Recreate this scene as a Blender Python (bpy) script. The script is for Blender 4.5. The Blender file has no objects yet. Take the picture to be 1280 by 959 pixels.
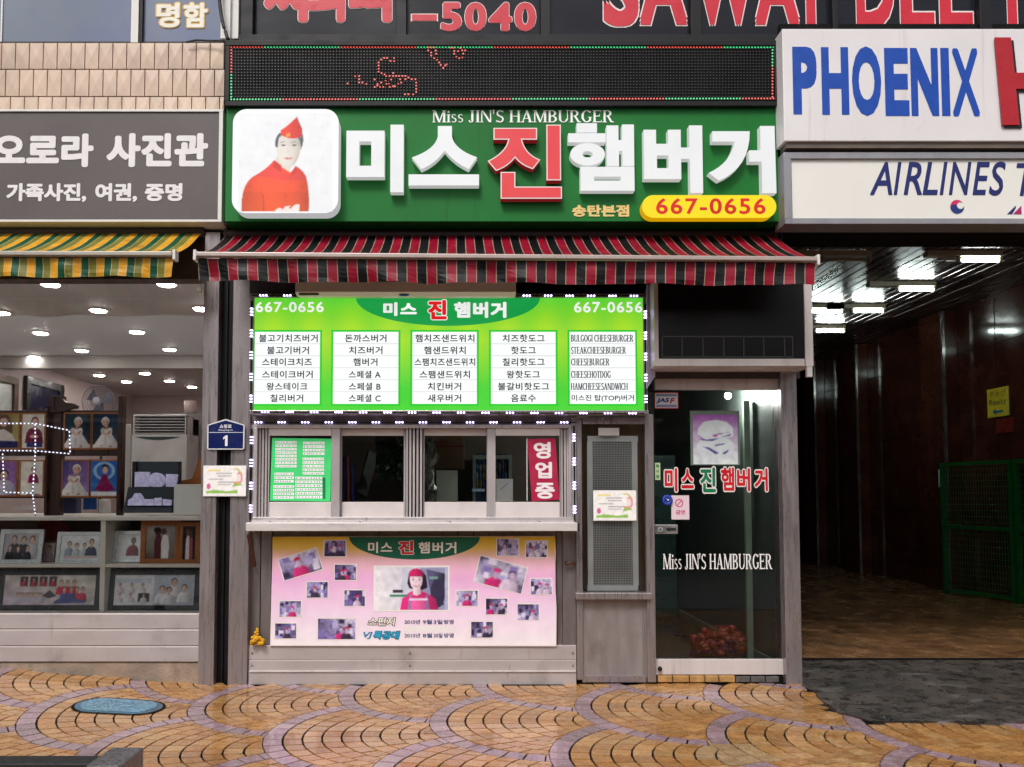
import bpy, bmesh, math, random
from mathutils import Vector, noise
sc = bpy.context.scene
R = random.Random(7)
COL = sc.collection
# ------------------------------------------------------------------ camera, sky, sun, exposure
FPX, TH, HC = 1000.0, math.radians(2.8), 1.47
PPX, PPY = 583.0, 620 - 1000 * math.tan(math.radians(2.8))
D = 6.34                                   # distance from the camera to the shop fronts
cam = bpy.data.cameras.new('camera'); camo = bpy.data.objects.new('camera', cam); COL.objects.link(camo)
camo.location = (0, 0, HC); camo.rotation_euler = (math.radians(90) + TH, 0, 0)
cam.sensor_width = 36; cam.lens = 36 * FPX / 1280
cam.shift_x = (640 - PPX) / 1280; cam.shift_y = (PPY - 479.5) / 1280
cam.clip_start = .05; cam.clip_end = 500
sc.camera = camo
EXPO = 0.4
GAIN = 2 ** -EXPO                          # lamps and lit signs are given in picture brightness
sun_el, sun_az = math.radians(52), math.radians(200)
w = bpy.data.worlds.new('World'); sc.world = w; w.use_nodes = True
nt = w.node_tree; bg = nt.nodes['Background']; sky = nt.nodes.new('ShaderNodeTexSky')
sky.sky_type = 'NISHITA'; sky.sun_disc = False; sky.sun_elevation = sun_el; sky.sun_rotation = sun_az
sky.air_density = 1.0; sky.dust_density = 6.0; sky.ozone_density = .6
hs = nt.nodes.new('ShaderNodeHueSaturation'); hs.inputs['Saturation'].default_value = .25
nt.links.new(sky.outputs[0], hs.inputs['Color']); nt.links.new(hs.outputs[0], bg.inputs['Color'])
bg.inputs['Strength'].default_value = .09
sl = bpy.data.lights.new('sun', 'SUN'); so = bpy.data.objects.new('sun', sl); COL.objects.link(so)
sl.energy = 1.3; sl.angle = math.radians(15); sl.color = (1, .96, .92)
sdir = Vector((math.sin(sun_az) * math.cos(sun_el), math.cos(sun_az) * math.cos(sun_el), math.sin(sun_el)))
so.rotation_euler = sdir.to_track_quat('Z', 'Y').to_euler(); so.location = (0, 0, 12)
sc.view_settings.view_transform = 'Standard'; sc.view_settings.look = 'None'
sc.view_settings.exposure = EXPO; sc.view_settings.gamma = 1; sc.view_settings.use_curve_mapping = False
sc.cycles.max_bounces = 8; sc.cycles.transparent_max_bounces = 24; sc.cycles.sample_clamp_indirect = 6

# ------------------------------------------------------------------ helpers
def lin(v):
    v /= 255.0
    return v / 12.92 if v <= .04045 else ((v + .055) / 1.055) ** 2.4
def c(r, g, b): return (lin(r), lin(g), lin(b), 1.0)
def P(px, py, Y):                          # measured picture point -> real point on the vertical plane at distance Y
    x = (px - PPX) / FPX; y = -(py - PPY) / FPX
    wy = math.cos(TH) - math.sin(TH) * y; wz = math.sin(TH) + math.cos(TH) * y
    s = Y / wy
    return Vector((x * s, Y, HC + wz * s))
def G(px, py, z=0.0):                      # measured picture point -> real point on the level plane at height z
    x = (px - PPX) / FPX; y = -(py - PPY) / FPX
    wy = math.cos(TH) - math.sin(TH) * y; wz = math.sin(TH) + math.cos(TH) * y
    s = (z - HC) / wz
    return Vector((x * s, wy * s, z))
def X_(px, Y, py=620): return P(px, py, Y).x
def Z_(py, Y): return P(PPX, py, Y).z
ORG = {}
class MB:
    def __init__(s): s.V = []; s.F = []; s.C = []
    def poly(s, pts, col=(.8, .8, .8, 1)):
        n = len(s.V); s.V += [Vector(p) for p in pts]; s.C += [col] * len(pts); s.F.append(list(range(n, n + len(pts))))
    def tris(s, pts, faces, col):
        n = len(s.V); s.V += [Vector(p) for p in pts]; s.C += [col] * len(pts); s.F += [[i + n for i in f] for f in faces]
    def box(s, x0, x1, y0, y1, z0, z1, col=(.8, .8, .8, 1)):
        p = [(x, y, z) for z in (z0, z1) for y in (y0, y1) for x in (x0, x1)]
        s.tris(p, [(0, 2, 3, 1), (4, 5, 7, 6), (0, 1, 5, 4), (1, 3, 7, 5), (3, 2, 6, 7), (2, 0, 4, 6)], col)
    def pb(s, px0, py0, px1, py1, Y, t=.05, col=(.8, .8, .8, 1), pym=None):   # box whose front face covers a measured rectangle
        m = (py0 + py1) / 2 if pym is None else pym
        s.box(X_(px0, Y, m), X_(px1, Y, m), Y, Y + t, Z_(py1, Y), Z_(py0, Y), col)
    def obox(s, a, b, wd, hg, col=(.8, .8, .8, 1)):   # bar from a to b with a rectangular section
        a = Vector(a); b = Vector(b); d = (b - a).normalized()
        up = Vector((0, 0, 1)) if abs(d.z) < .95 else Vector((0, 1, 0))
        e = d.cross(up).normalized() * wd / 2; u = e.cross(d).normalized() * hg / 2
        p = [q + i * e + j * u for q in (a, b) for j in (-1, 1) for i in (-1, 1)]
        s.tris(p, [(0, 1, 3, 2), (4, 6, 7, 5), (0, 4, 5, 1), (1, 5, 7, 3), (3, 7, 6, 2), (2, 6, 4, 0)], col)
    def tube(s, path, r, n=8, col=(.8, .8, .8, 1), caps=True):
        path = [Vector(p) for p in path]; base = len(s.V); k = len(path)
        for i, p in enumerate(path):
            d = (path[min(i + 1, k - 1)] - path[max(i - 1, 0)]).normalized()
            up = Vector((0, 0, 1)) if abs(d.z) < .9 else Vector((0, 1, 0))
            e = d.cross(up).normalized(); u = e.cross(d)
            rr = r[i] if isinstance(r, (list, tuple)) else r
            for j in range(n):
                a = 2 * math.pi * j / n
                s.V.append(p + (e * math.cos(a) + u * math.sin(a)) * rr); s.C.append(col)
        for i in range(k - 1):
            for j in range(n):
                q = base + i * n; s.F.append([q + j, q + (j + 1) % n, q + n + (j + 1) % n, q + n + j])
        if caps:
            s.F.append([base + j for j in range(n)][::-1]); s.F.append([base + (k - 1) * n + j for j in range(n)])
    def ball(s, ctr, rx, ry, rz, n=10, m=6, col=(.8, .8, .8, 1)):
        base = len(s.V); ctr = Vector(ctr)
        for i in range(1, m):
            t = math.pi * i / m
            for j in range(n):
                a = 2 * math.pi * j / n
                s.V.append(ctr + Vector((rx * math.sin(t) * math.cos(a), ry * math.sin(t) * math.sin(a), rz * math.cos(t)))); s.C.append(col)
        s.V += [ctr + Vector((0, 0, rz)), ctr - Vector((0, 0, rz))]; s.C += [col, col]; T = len(s.V) - 2
        for i in range(m - 2):
            for j in range(n):
                q = base + i * n; s.F.append([q + j, q + n + j, q + n + (j + 1) % n, q + (j + 1) % n])
        for j in range(n):
            s.F.append([T, base + j, base + (j + 1) % n]); q = base + (m - 2) * n; s.F.append([T + 1, q + (j + 1) % n, q + j])
    def prism(s, outer, Y, t, holes=(), col=(.8, .8, .8, 1), sidecol=None, back=False):   # outer/holes: real (x, z) loops, front at Y
        bm = bmesh.new(); ed = []
        for lp in [outer] + list(holes):
            vs = [bm.verts.new((x, 0, z)) for x, z in lp]
            ed += [bm.edges.new((vs[i], vs[(i + 1) % len(vs)])) for i in range(len(vs))]
        bmesh.ops.triangle_fill(bm, use_beauty=True, use_dissolve=False, edges=ed, normal=(0, -1, 0))
        bm.verts.index_update()
        pts = [v.co.copy() for v in bm.verts]; fs = []
        for f in bm.faces:
            ix = [v.index for v in f.verts]
            if f.normal.y > 0: ix = ix[::-1]
            fs.append(ix)
        bm.free()
        s.tris([(p.x, Y, p.z) for p in pts], fs, col)
        if t:
            if back: s.tris([(p.x, Y + t, p.z) for p in pts], [f[::-1] for f in fs], sidecol or col)
            for lp in [outer] + list(holes):
                for i in range(len(lp)):
                    a, b = lp[i], lp[(i + 1) % len(lp)]
                    s.poly([(a[0], Y, a[1]), (b[0], Y, b[1]), (b[0], Y + t, b[1]), (a[0], Y + t, a[1])], sidecol or col)
    def build(s, name, mat, parent=None, smooth=False, bevel=0, solid=0, local=False):
        o0 = Vector((0, 0, 0))
        if not local:
            if parent is not None:
                q = parent
                while q is not None: o0 += q.location; q = q.parent
            else:
                o0 = Vector(((min(v.x for v in s.V) + max(v.x for v in s.V)) / 2, (min(v.y for v in s.V) + max(v.y for v in s.V)) / 2, min(v.z for v in s.V)))
        me = bpy.data.meshes.new(name); me.from_pydata([v - o0 for v in s.V], [], s.F)
        ca = me.color_attributes.new('Col', 'FLOAT_COLOR', 'POINT')
        ca.data.foreach_set('color', [x for q in s.C for x in q])
        if smooth: me.polygons.foreach_set('use_smooth', [True] * len(me.polygons))
        me.materials.append(mat); me.update()
        o = bpy.data.objects.new(name, me); COL.objects.link(o)
        if parent is not None: o.parent = parent
        elif not local: o.location = o0
        if solid: md = o.modifiers.new('s', 'SOLIDIFY'); md.thickness = solid
        if bevel:
            bm = bmesh.new(); bm.from_mesh(me); bmesh.ops.remove_doubles(bm, verts=bm.verts, dist=1e-5); bm.to_mesh(me); bm.free()
            md = o.modifiers.new('b', 'BEVEL'); md.width = bevel; md.segments = 2; md.limit_method = 'ANGLE'; md.angle_limit = .6
        return o
def tag(o, label, cat, group=None, kind=None):
    o['label'] = label
    if cat: o['category'] = cat
    if group: o['group'] = group
    if kind: o['kind'] = kind
    return o
def thing(name, label, cat, loc, group=None):
    o = bpy.data.objects.new(name, None); o.empty_display_size = .1; COL.objects.link(o); o.location = loc
    return tag(o, label, cat, group)
def copy_tree(o, parent=None):
    q = o.copy(); COL.objects.link(q)
    if parent: q.parent = parent
    for ch in [x for x in bpy.data.objects if x.parent == o]: copy_tree(ch, q)
    return q
def struct(o, label=None):
    o['kind'] = 'structure'
    if label: o['label'] = label
    return o
# text ---------------------------------------------------------------
_TC = {}
def tmesh(body, off=0.0, shear=0.0, sp=1.0):
    k = (body, shear, sp)
    if k not in _TC:
        cu = bpy.data.curves.new('t', 'FONT'); cu.body = body; cu.shear = shear; cu.space_character = sp
        cu.fill_mode = 'FRONT'; cu.resolution_u = 4
        ob = bpy.data.objects.new('t', cu); COL.objects.link(ob); bpy.context.view_layer.update()
        me = bpy.data.meshes.new_from_object(ob.evaluated_get(bpy.context.evaluated_depsgraph_get()))
        v = [(q.co.x, q.co.y) for q in me.vertices]; f = [list(p.vertices) for p in me.polygons]
        bpy.data.objects.remove(ob); bpy.data.curves.remove(cu); bpy.data.meshes.remove(me)
        _TC[k] = (v, f)
    return _TC[k]
def text(mb, body, rect, Y, col, off=0.02, ref=None, shear=0.0, sp=1.0, dy=3e-5, sq=False):
    # rect: measured picture rectangle the lettering fills on the plane at Y; off fattens the strokes
    v, f = tmesh(body, 0, shear, sp); rf = off if ref is None else ref
    a0, a1 = min(q[0] for q in v) - rf, max(q[0] for q in v) + rf; b0, b1 = min(q[1] for q in v) - rf, max(q[1] for q in v) + rf
    x0, y0, x1, y1 = rect; m = (y0 + y1) / 2
    X0, X1, Z0, Z1 = X_(x0, Y, m), X_(x1, Y, m), Z_(y1, Y), Z_(y0, Y)
    kx, kz = (X1 - X0) / (a1 - a0), (Z1 - Z0) / (b1 - b0)
    n = 0 if off < .004 else 8 if off < .035 else 16
    shifts = [(0, 0)] + [(off * math.cos(2 * math.pi * k / n), off * math.sin(2 * math.pi * k / n)) for k in range(n)]
    if sq: shifts = [(0, 0)] + [(off * a, off * b) for a, b in ((-1, -1), (1, -1), (1, 1), (-1, 1), (0, -1), (1, 0), (0, 1), (-1, 0))]
    if off > .06: shifts += [(off * .5 * math.cos(2 * math.pi * k / 8), off * .5 * math.sin(2 * math.pi * k / 8)) for k in range(8)]
    for k, (sx, sy) in enumerate(shifts):
        mb.tris([(X0 + (x + sx - a0) * kx, Y - dy * k, Z0 + (y + sy - b0) * kz) for x, y in v], f, col)
# serif capitals made of thick and thin strokes -------------------------
def _stem(x, t=.17, y0=0, y1=1, top=True, bot=True):
    o = [[(x, y0), (x + t, y0), (x + t, y1), (x, y1)]]; e = .085
    if bot: o.append([(x - e, y0), (x + t + e, y0), (x + t + e * .9, y0 + .05), (x - e * .9, y0 + .05)])
    if top: o.append([(x - e * .9, y1 - .05), (x + t + e * .9, y1 - .05), (x + t + e, y1), (x - e, y1)])
    return o
def _dg(x0, y0, x1, y1, t): return [[(x0, y0), (x0 + t, y0), (x1 + t, y1), (x1, y1)]]
def _hb(x0, x1, y, t=.055): return [[(x0, y), (x1, y), (x1, y + t), (x0, y + t)]]
def _arc(cx, cy, rx, ry, a0, a1, tx=.18, ty=.08, n=14):
    o = []
    for i in range(n):
        q = []
        for (k, inn) in ((i, 0), (i + 1, 0), (i + 1, 1), (i, 1)):
            a = math.radians(a0 + (a1 - a0) * k / n)
            q.append((cx + (rx - tx * inn) * math.cos(a), cy + (ry - ty * inn) * math.sin(a)))
        o.append(q)
    return o
def _tick(x, y, up): return [[(x, y), (x + .05, y), (x + .05, y + (.2 if up else -.2)), (x + .02, y + (.2 if up else -.2))]]
SER = {
 'I': (.36, _stem(.1)), 'H': (.95, _stem(.1) + _stem(.68) + _hb(.2, .7, .48)),
 'M': (1.15, _stem(.1, .09) + _stem(.88) + _dg(.12, .97, .5, 0, .17) + _dg(.53, 0, .88, .97, .09)),
 'N': (.98, _stem(.1, .09, top=False) + _stem(.8, .09, bot=False) + _dg(.1, 1, .72, 0, .17)),
 'A': (.95, _dg(.08, 0, .43, 1, .09) + _dg(.66, 0, .37, 1, .18) + _hb(.2, .7, .3) + _hb(0, .25, 0, .07) + _hb(.58, .94, 0, .07)),
 'B': (.82, _stem(.1) + _arc(.4, .755, .3, .245, -90, 90) + _arc(.42, .27, .34, .27, -90, 90) + _hb(.2, .42, .93, .07) + _hb(.2, .42, .48, .07) + _hb(.2, .42, 0, .07)),
 'U': (.92, _stem(.1, bot=False, y0=.28) + _stem(.74, .07, bot=False, y0=.28) + _arc(.455, .3, .355, .31, 180, 360, .16, .06)),
 'R': (.9, _stem(.1) + _arc(.42, .75, .32, .25, -90, 90) + _hb(.2, .44, .93, .07) + _hb(.2, .44, .5, .05) + _dg(.66, 0, .36, .52, .18) + _hb(.66, .92, 0, .07)),
 'G': (.92, _arc(.48, .5, .42, .51, 40, 320) + _stem(.68, .15, .1, .44, bot=False) + _tick(.76, .98, False)),
 'E': (.8, _stem(.1) + _hb(.2, .72, .93, .07) + _hb(.2, .6, .48, .07) + _hb(.2, .74, 0, .07) + _tick(.69, 0, True) + _tick(.67, 1, False) + _tick(.55, .5, True)),
 'J': (.55, _stem(.22, bot=False, y0=.15) + _arc(.2, .17, .19, .2, 180, 360, .12, .06)),
 'S': (.7, _arc(.36, .74, .27, .27, 30, 250, .13, .09) + _arc(.36, .26, .3, .28, -150, 80, .13, .09) + _dg(.44, .38, .16, .62, .14) + _tick(.58, 1, False) + _tick(.05, 0, True)),
 'L': (.75, _stem(.1) + _hb(.2, .7, 0, .07) + _tick(.65, 0, True)), 'O': (.95, _arc(.48, .5, .43, .51, 0, 360, n=24)),
 'C': (.85, _arc(.48, .5, .42, .51, 42, 318) + _tick(.74, .98, False)), 'D': (.95, _stem(.1) + _arc(.42, .5, .46, .5, -90, 90) + _hb(.2, .43, .93, .07) + _hb(.2, .43, 0, .07)),
 'T': (.85, _stem(.33, top=False) + _hb(.03, .8, .93, .07) + _tick(.03, 1, False) + _tick(.75, 1, False)),
 'K': (.95, _stem(.1) + _dg(.25, .4, .7, 1, .07) + _dg(.7, 0, .38, .55, .19) + _hb(.6, .95, 0, .07) + _hb(.6, .9, .93, .07)),
 'W': (1.25, _dg(.3, 0, .05, 1, .16) + _dg(.36, 0, .6, 1, .09) + _dg(.8, 0, .55, 1, .16) + _dg(.86, 0, 1.1, 1, .09) + _hb(0, .3, .93, .07) + _hb(1, 1.22, .93, .07)),
 'i': (.33, _stem(.09, .15, 0, .66) + _arc(.165, .87, .09, .1, 0, 360, .09, .1, 10)),
 's': (.52, _arc(.26, .5, .19, .18, 30, 250, .1, .05) + _arc(.26, .18, .21, .19, -150, 80, .1, .05) + _dg(.32, .26, .12, .42, .1)),
 "'": (.25, [[(.06, .68), (.12, .68), (.2, 1.05), (.04, 1.05)]]), ' ': (.38, []),
}
def serif(mb, s, rect, Y, col, thick=0.0):
    wid = sum(SER[ch][0] for ch in s); x0, y0, x1, y1 = rect; m = (y0 + y1) / 2
    X0, X1, Z0, Z1 = X_(x0, Y, m), X_(x1, Y, m), Z_(y1, Y), Z_(y0, Y)
    k = (X1 - X0) / wid; h = Z1 - Z0; cx = 0; n = 0
    for ch in s:
        a, ps = SER[ch]
        for pl in ps:
            n += 1
            mb.poly([(X0 + (cx + x) * k, Y - .0001 * (n % 6), Z0 + y * h) for x, y in pl], col)
        cx += a
# flat print: pictures painted vertex by vertex -------------------------
def pic(mb, o, ex, ez, shapes, bgc, nx=30, ny=22, ns=.06, nsc=4.0, seed=0, asp=1.0, soft=.55, grain=1.0):
    o = Vector(o); ex = Vector(ex); ez = Vector(ez); base = len(mb.V)
    bb = []
    for sh in shapes:
        if sh[0] == 'e': bb.append((sh[1] - sh[3], sh[1] + sh[3], sh[2] - sh[4], sh[2] + sh[4]))
        elif sh[0] == 'r': bb.append((sh[1], sh[3], sh[2], sh[4]))
        else: bb.append((min(p[0] for p in sh[1]), max(p[0] for p in sh[1]), min(p[1] for p in sh[1]), max(p[1] for p in sh[1])))
    def at(u, v):
        for sh, q in zip(reversed(shapes), reversed(bb)):
            if not (q[0] <= u <= q[1] and q[2] <= v <= q[3]): continue
            if sh[0] == 'r': return sh[-1]
            if sh[0] == 'e':
                if ((u - sh[1]) / sh[3]) ** 2 + ((v - sh[2]) / sh[4]) ** 2 < 1: return sh[-1]
            else:
                ins = False; L = sh[1]
                for t in range(len(L)):
                    (ax, ay), (bx, by) = L[t], L[t - 1]
                    if (ay > v) != (by > v) and u < (bx - ax) * (v - ay) / (by - ay) + ax: ins = not ins
                if ins: return sh[-1]
        u2, v2 = min(1, max(0, u)), min(1, max(0, v)); f = 1 + ns * 3 * noise.noise(Vector((u * nsc * asp + seed * 7.1, v * nsc, seed)))
        return [f * ((bgc[0][k] * (1 - u2) + bgc[1][k] * u2) * (1 - v2) + (bgc[2][k] * (1 - u2) + bgc[3][k] * u2) * v2) for k in range(3)]
    at_ = at
    def at(u, v):
        q = at_(u, v); return q(u, v) if callable(q) else q
    su, sv = soft / nx, soft / ny; sub = ((-su, -sv * .4), (su * .4, -sv), (su, sv * .4), (-su * .4, sv)) if shapes else ((0, 0),)
    for j in range(ny + 1):
        for i in range(nx + 1):
            u, v = i / nx, j / ny; q = [0, 0, 0]
            for (a, b) in sub:
                s_ = at(u + a, v + b)
                for k in range(3): q[k] += s_[k] / len(sub)
            g = 1 + (.12 * noise.noise(Vector((u * 9 * asp + seed, v * 9, seed + .5))) + .09 * noise.noise(Vector((u * 26 * asp, v * 26, seed + 3)))) * (grain if shapes else 0)
            mb.V.append(o + ex * u + ez * v); mb.C.append((max(0, q[0] * g), max(0, q[1] * g), max(0, q[2] * g), 1))
    for j in range(ny):
        for i in range(nx):
            q = base + j * (nx + 1) + i
            mb.F.append([q, q + 1, q + nx + 2, q + nx + 1])
def ppic(mb, rect, Y, shapes, bgc, ang=0.0, **k):       # upright (or turned) picture on a measured rectangle
    x0, y0, x1, y1 = rect; m = (y0 + y1) / 2
    a = P(x0, y1, Y); X1 = X_(x1, Y, m); X0 = X_(x0, Y, m); Z1 = Z_(y0, Y)
    wv, hv = X1 - X0, Z1 - a.z; cx, cz = (X0 + X1) / 2, (a.z + Z1) / 2
    ex = Vector((math.cos(ang), 0, math.sin(ang))) * wv; ez = Vector((-math.sin(ang), 0, math.cos(ang))) * hv
    o = Vector((cx, Y, cz)) - ex / 2 - ez / 2
    pic(mb, o, ex, ez, shapes, bgc, asp=wv / hv, **k)
SK = c(226, 184, 160); HR = c(38, 30, 34)
def shd(col, cx, w, k=.5):     # the modelling a printed photograph has of its own
    return lambda u, v: [x * (1.12 - k * min(1, max(0, (u - cx) / w * .5 + .5)) ** 1.5) for x in col[:3]]
def man(cx, b, h, asp, shirt, hair=HR, skin=SK, hat=None, dress=False):
    a = h / asp; L = []; q = R.uniform(-.03, .03) * a; f = R.uniform(.88, 1.06); skin = tuple(x * f for x in skin); dk = tuple(x * .72 for x in shirt[:3]); ds = tuple(x * .8 for x in skin[:3])
    if hair == HR: hair = tuple(x * R.uniform(.7, 1.8) for x in HR)
    w = R.uniform(.26, .31)
    L.append(('p', [(cx - (w + .05) * a, b), (cx - w * a, b + .36 * h), (cx - .2 * a, b + .5 * h), (cx - .07 * a, b + .57 * h), (cx + .07 * a, b + .57 * h), (cx + .2 * a, b + .5 * h), (cx + w * a, b + .36 * h), (cx + (w + .05) * a, b)], shd(shirt, cx, w * a, .6)))
    if dress: L[0] = ('p', [(cx - .42 * a, b), (cx - .12 * a, b + .62 * h), (cx + .12 * a, b + .62 * h), (cx + .42 * a, b)], shd(shirt, cx, .3 * a, .5))
    L.append(('p', [(cx - .2 * a, b), (cx - .17 * a, b + .34 * h), (cx - .13 * a, b + .34 * h), (cx - .15 * a, b)], dk)); L.append(('p', [(cx + .2 * a, b), (cx + .14 * a, b + .36 * h), (cx + .1 * a, b + .36 * h), (cx + .13 * a, b)], dk))
    L.append(('p', [(cx - .06 * a, b + .5 * h), (cx - .05 * a + q, b + .66 * h), (cx + .05 * a + q, b + .66 * h), (cx + .06 * a, b + .5 * h)], ds))
    L.append(('e', cx + q, b + .79 * h, .135 * a, .17 * h, hair)); L.append(('e', cx + q * 1.3, b + .75 * h, .1 * a, .14 * h, skin)); L.append(('e', cx + q * 1.3 + .055 * a, b + .74 * h, .05 * a, .11 * h, ds)); L.append(('e', cx + q * 1.3 - .01 * a, b + .75 * h, .065 * a, .12 * h, shd(skin, cx, .1 * a, .3)))
    for e in (-.04, .045): L.append(('e', cx + q * 1.3 + e * a, b + .77 * h, .016 * a, .016 * h, tuple(x * .3 for x in skin[:3])))
    L.append(('e', cx + q * 1.3, b + .67 * h, .035 * a, .014 * h, (skin[0] * .7, skin[1] * .4, skin[2] * .4)))
    if hat: L.append(('e', cx + q, b + .91 * h, .14 * a, .09 * h, hat))
    return L
# materials ----------------------------------------------------------
def N(nt, t, **k):
    n = nt.nodes.new(t)
    for a, b in k.items(): setattr(n, a, b)
    return n
def M(name, col=None, rough=.5, metal=0.0, var=.12, vs=(5, 5, 5), bump=0.0, bs=60.0, dirt=None, dirt2=None, spec=.5, rvar=.12, emit=0.0, coat=0.0):
    m = bpy.data.materials.new(name); m.use_nodes = True; t = m.node_tree; b = t.nodes['Principled BSDF']; lk = t.links.new
    tc = N(t, 'ShaderNodeTexCoord'); mp = N(t, 'ShaderNodeMapping'); mp.inputs['Scale'].default_value = vs
    lk(tc.outputs['Object'], mp.inputs['Vector'])
    nz = N(t, 'ShaderNodeTexNoise'); nz.inputs['Scale'].default_value = 1.0; nz.inputs['Detail'].default_value = 6; lk(mp.outputs[0], nz.inputs['Vector'])
    mr = N(t, 'ShaderNodeMapRange'); mr.inputs[1].default_value = .3; mr.inputs[2].default_value = .7; mr.inputs[3].default_value = 1 - var; mr.inputs[4].default_value = 1 + var
    lk(nz.outputs['Fac'], mr.inputs[0])
    if col is None: src = N(t, 'ShaderNodeVertexColor', layer_name='Col').outputs['Color']
    else:
        rg = N(t, 'ShaderNodeRGB'); rg.outputs[0].default_value = col; src = rg.outputs[0]
    vm = N(t, 'ShaderNodeVectorMath', operation='SCALE'); lk(src, vm.inputs[0]); lk(mr.outputs[0], vm.inputs['Scale']); out = vm.outputs[0]
    for dd in [q for q in (dirt, dirt2) if q]:
        dc, amt, ds, thr = dd
        mp2 = N(t, 'ShaderNodeMapping'); mp2.inputs['Scale'].default_value = ds; lk(tc.outputs['Object'], mp2.inputs['Vector'])
        n2 = N(t, 'ShaderNodeTexNoise'); n2.inputs['Scale'].default_value = 1; n2.inputs['Detail'].default_value = 8; n2.inputs['Roughness'].default_value = .65; lk(mp2.outputs[0], n2.inputs['Vector'])
        r2 = N(t, 'ShaderNodeMapRange'); r2.inputs[1].default_value = thr; r2.inputs[2].default_value = thr + .16; r2.inputs[4].default_value = amt; lk(n2.outputs['Fac'], r2.inputs[0])
        mx = N(t, 'ShaderNodeMix', data_type='RGBA'); lk(r2.outputs[0], mx.inputs[0]); lk(out, mx.inputs[6]); mx.inputs[7].default_value = dc; out = mx.outputs[2]
    if emit:
        dk = N(t, 'ShaderNodeVectorMath', operation='SCALE'); lk(out, dk.inputs[0]); dk.inputs['Scale'].default_value = max(.12, .8 - emit * .75); lk(dk.outputs[0], b.inputs['Base Color'])
    else: lk(out, b.inputs['Base Color'])
    rr = N(t, 'ShaderNodeMapRange'); rr.inputs[1].default_value = .3; rr.inputs[2].default_value = .7; rr.inputs[3].default_value = max(.02, rough - rvar); rr.inputs[4].default_value = min(1, rough + rvar)
    lk(nz.outputs['Fac'], rr.inputs[0]); lk(rr.outputs[0], b.inputs['Roughness'])
    b.inputs['Metallic'].default_value = metal; b.inputs['Specular IOR Level'].default_value = spec; b.inputs['Coat Weight'].default_value = coat
    if bump:
        n3 = N(t, 'ShaderNodeTexNoise'); n3.inputs['Scale'].default_value = bs; n3.inputs['Detail'].default_value = 4; lk(tc.outputs['Object'], n3.inputs['Vector'])
        bp = N(t, 'ShaderNodeBump'); bp.inputs['Strength'].default_value = bump; bp.inputs['Distance'].default_value = .01; lk(n3.outputs['Fac'], bp.inputs['Height']); lk(bp.outputs[0], b.inputs['Normal'])
    if emit:
        lk(out, b.inputs['Emission Color']); b.inputs['Emission Strength'].default_value = emit * GAIN
    return m
def GLASS(name, tint=(.9, .93, .92, 1), refl=1.0):
    m = bpy.data.materials.new(name); m.use_nodes = True; t = m.node_tree; t.nodes.remove(t.nodes['Principled BSDF']); lk = t.links.new
    tr = N(t, 'ShaderNodeBsdfTransparent'); tr.inputs[0].default_value = tint
    gl = N(t, 'ShaderNodeBsdfGlossy'); gl.inputs['Roughness'].default_value = .015; gl.inputs[0].default_value = (refl, refl, refl, 1)
    fr = N(t, 'ShaderNodeFresnel'); fr.inputs['IOR'].default_value = 1.45
    mx = N(t, 'ShaderNodeMixShader'); lk(fr.outputs[0], mx.inputs[0]); lk(tr.outputs[0], mx.inputs[1]); lk(gl.outputs[0], mx.inputs[2])
    lk(mx.outputs[0], t.nodes['Material Output'].inputs['Surface'])
    return m
V6 = (7, 7, .7)
STEEL = M('brushed_steel', c(168, 159, 160), .32, .7, .04, (40, 40, 3), dirt2=(c(112, 100, 96), .4, (7, 7, 5), .64), dirt=(c(122, 113, 112), .25, (5, 5, 3), .54))
STEELD = M('dull_steel', c(136, 128, 128), .4, .6, .1, (24, 24, 2), dirt=(c(84, 72, 68), .5, (6, 6, 3), .54))
ALU = M('painted_aluminium', c(206, 197, 195), .42, .1, .06, V6, dirt=(c(120, 108, 104), .5, (8, 8, .8), .55), dirt2=(c(104, 90, 82), .5, (22, 22, 12), .66))
SASH = M('sash_aluminium', c(196, 188, 188), .36, .4, .05, (20, 20, 2), dirt=(c(120, 108, 106), .35, (6, 6, 3), .6))
PLANK = M('plank_aluminium', c(186, 177, 177), .4, .3, .04, (3, 7, 6), dirt=(c(126, 116, 114), .45, (4, 6, 3), .55), dirt2=(c(98, 86, 80), .55, (11, 11, 2.2), .63))
WHITE = M('white_paint', c(222, 220, 216), .5, 0, .05, V6, dirt=(c(140, 128, 116), .35, (5, 5, 1), .6))
BLACK = M('black_metal', c(14, 14, 17), .5, 0, .15, spec=.3)
DARK = M('dark_void', c(12, 11, 11), .8, 0, .2, spec=.2)
RUBBER = M('black_rubber', c(22, 22, 24), .55, 0, .25, (20, 20, 20), .3, 200)
PRINT = M('print', None, .42, 0, .04, (9, 9, 9))
GLOSSP = M('gloss_print', None, .22, 0, .03, (9, 9, 9))
VINYL = M('vinyl', None, .35, 0, .05, (10, 10, 10))
LIT = M('backlit_acrylic', None, .3, 0, .02, (3, 3, 3), emit=.8)
LITB = M('bright_backlit_acrylic', None, .3, 0, .02, (3, 3, 3), emit=1.0)
CLEAR = GLASS('clear_glass', (.97, .98, .98, 1)); TINT = GLASS('shop_glass', (.965, .975, .97, 1)); DOORG = GLASS('door_glass', (.90, .92, .91, 1))
def LAMP(name, col, st):
    m = bpy.data.materials.new(name); m.use_nodes = True; t = m.node_tree; b = t.nodes['Principled BSDF']
    b.inputs['Base Color'].default_value = (.1, .1, .1, 1); b.inputs['Emission Color'].default_value = col; b.inputs['Emission Strength'].default_value = st * GAIN
    return m
LED = LAMP('led_white', (.62, .52, 1, 1), 9); LEDR = LAMP('led_red', (1, .09, .06, 1), .95); LEDG = LAMP('led_green', (.06, .85, .3, 1), .9)
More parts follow.
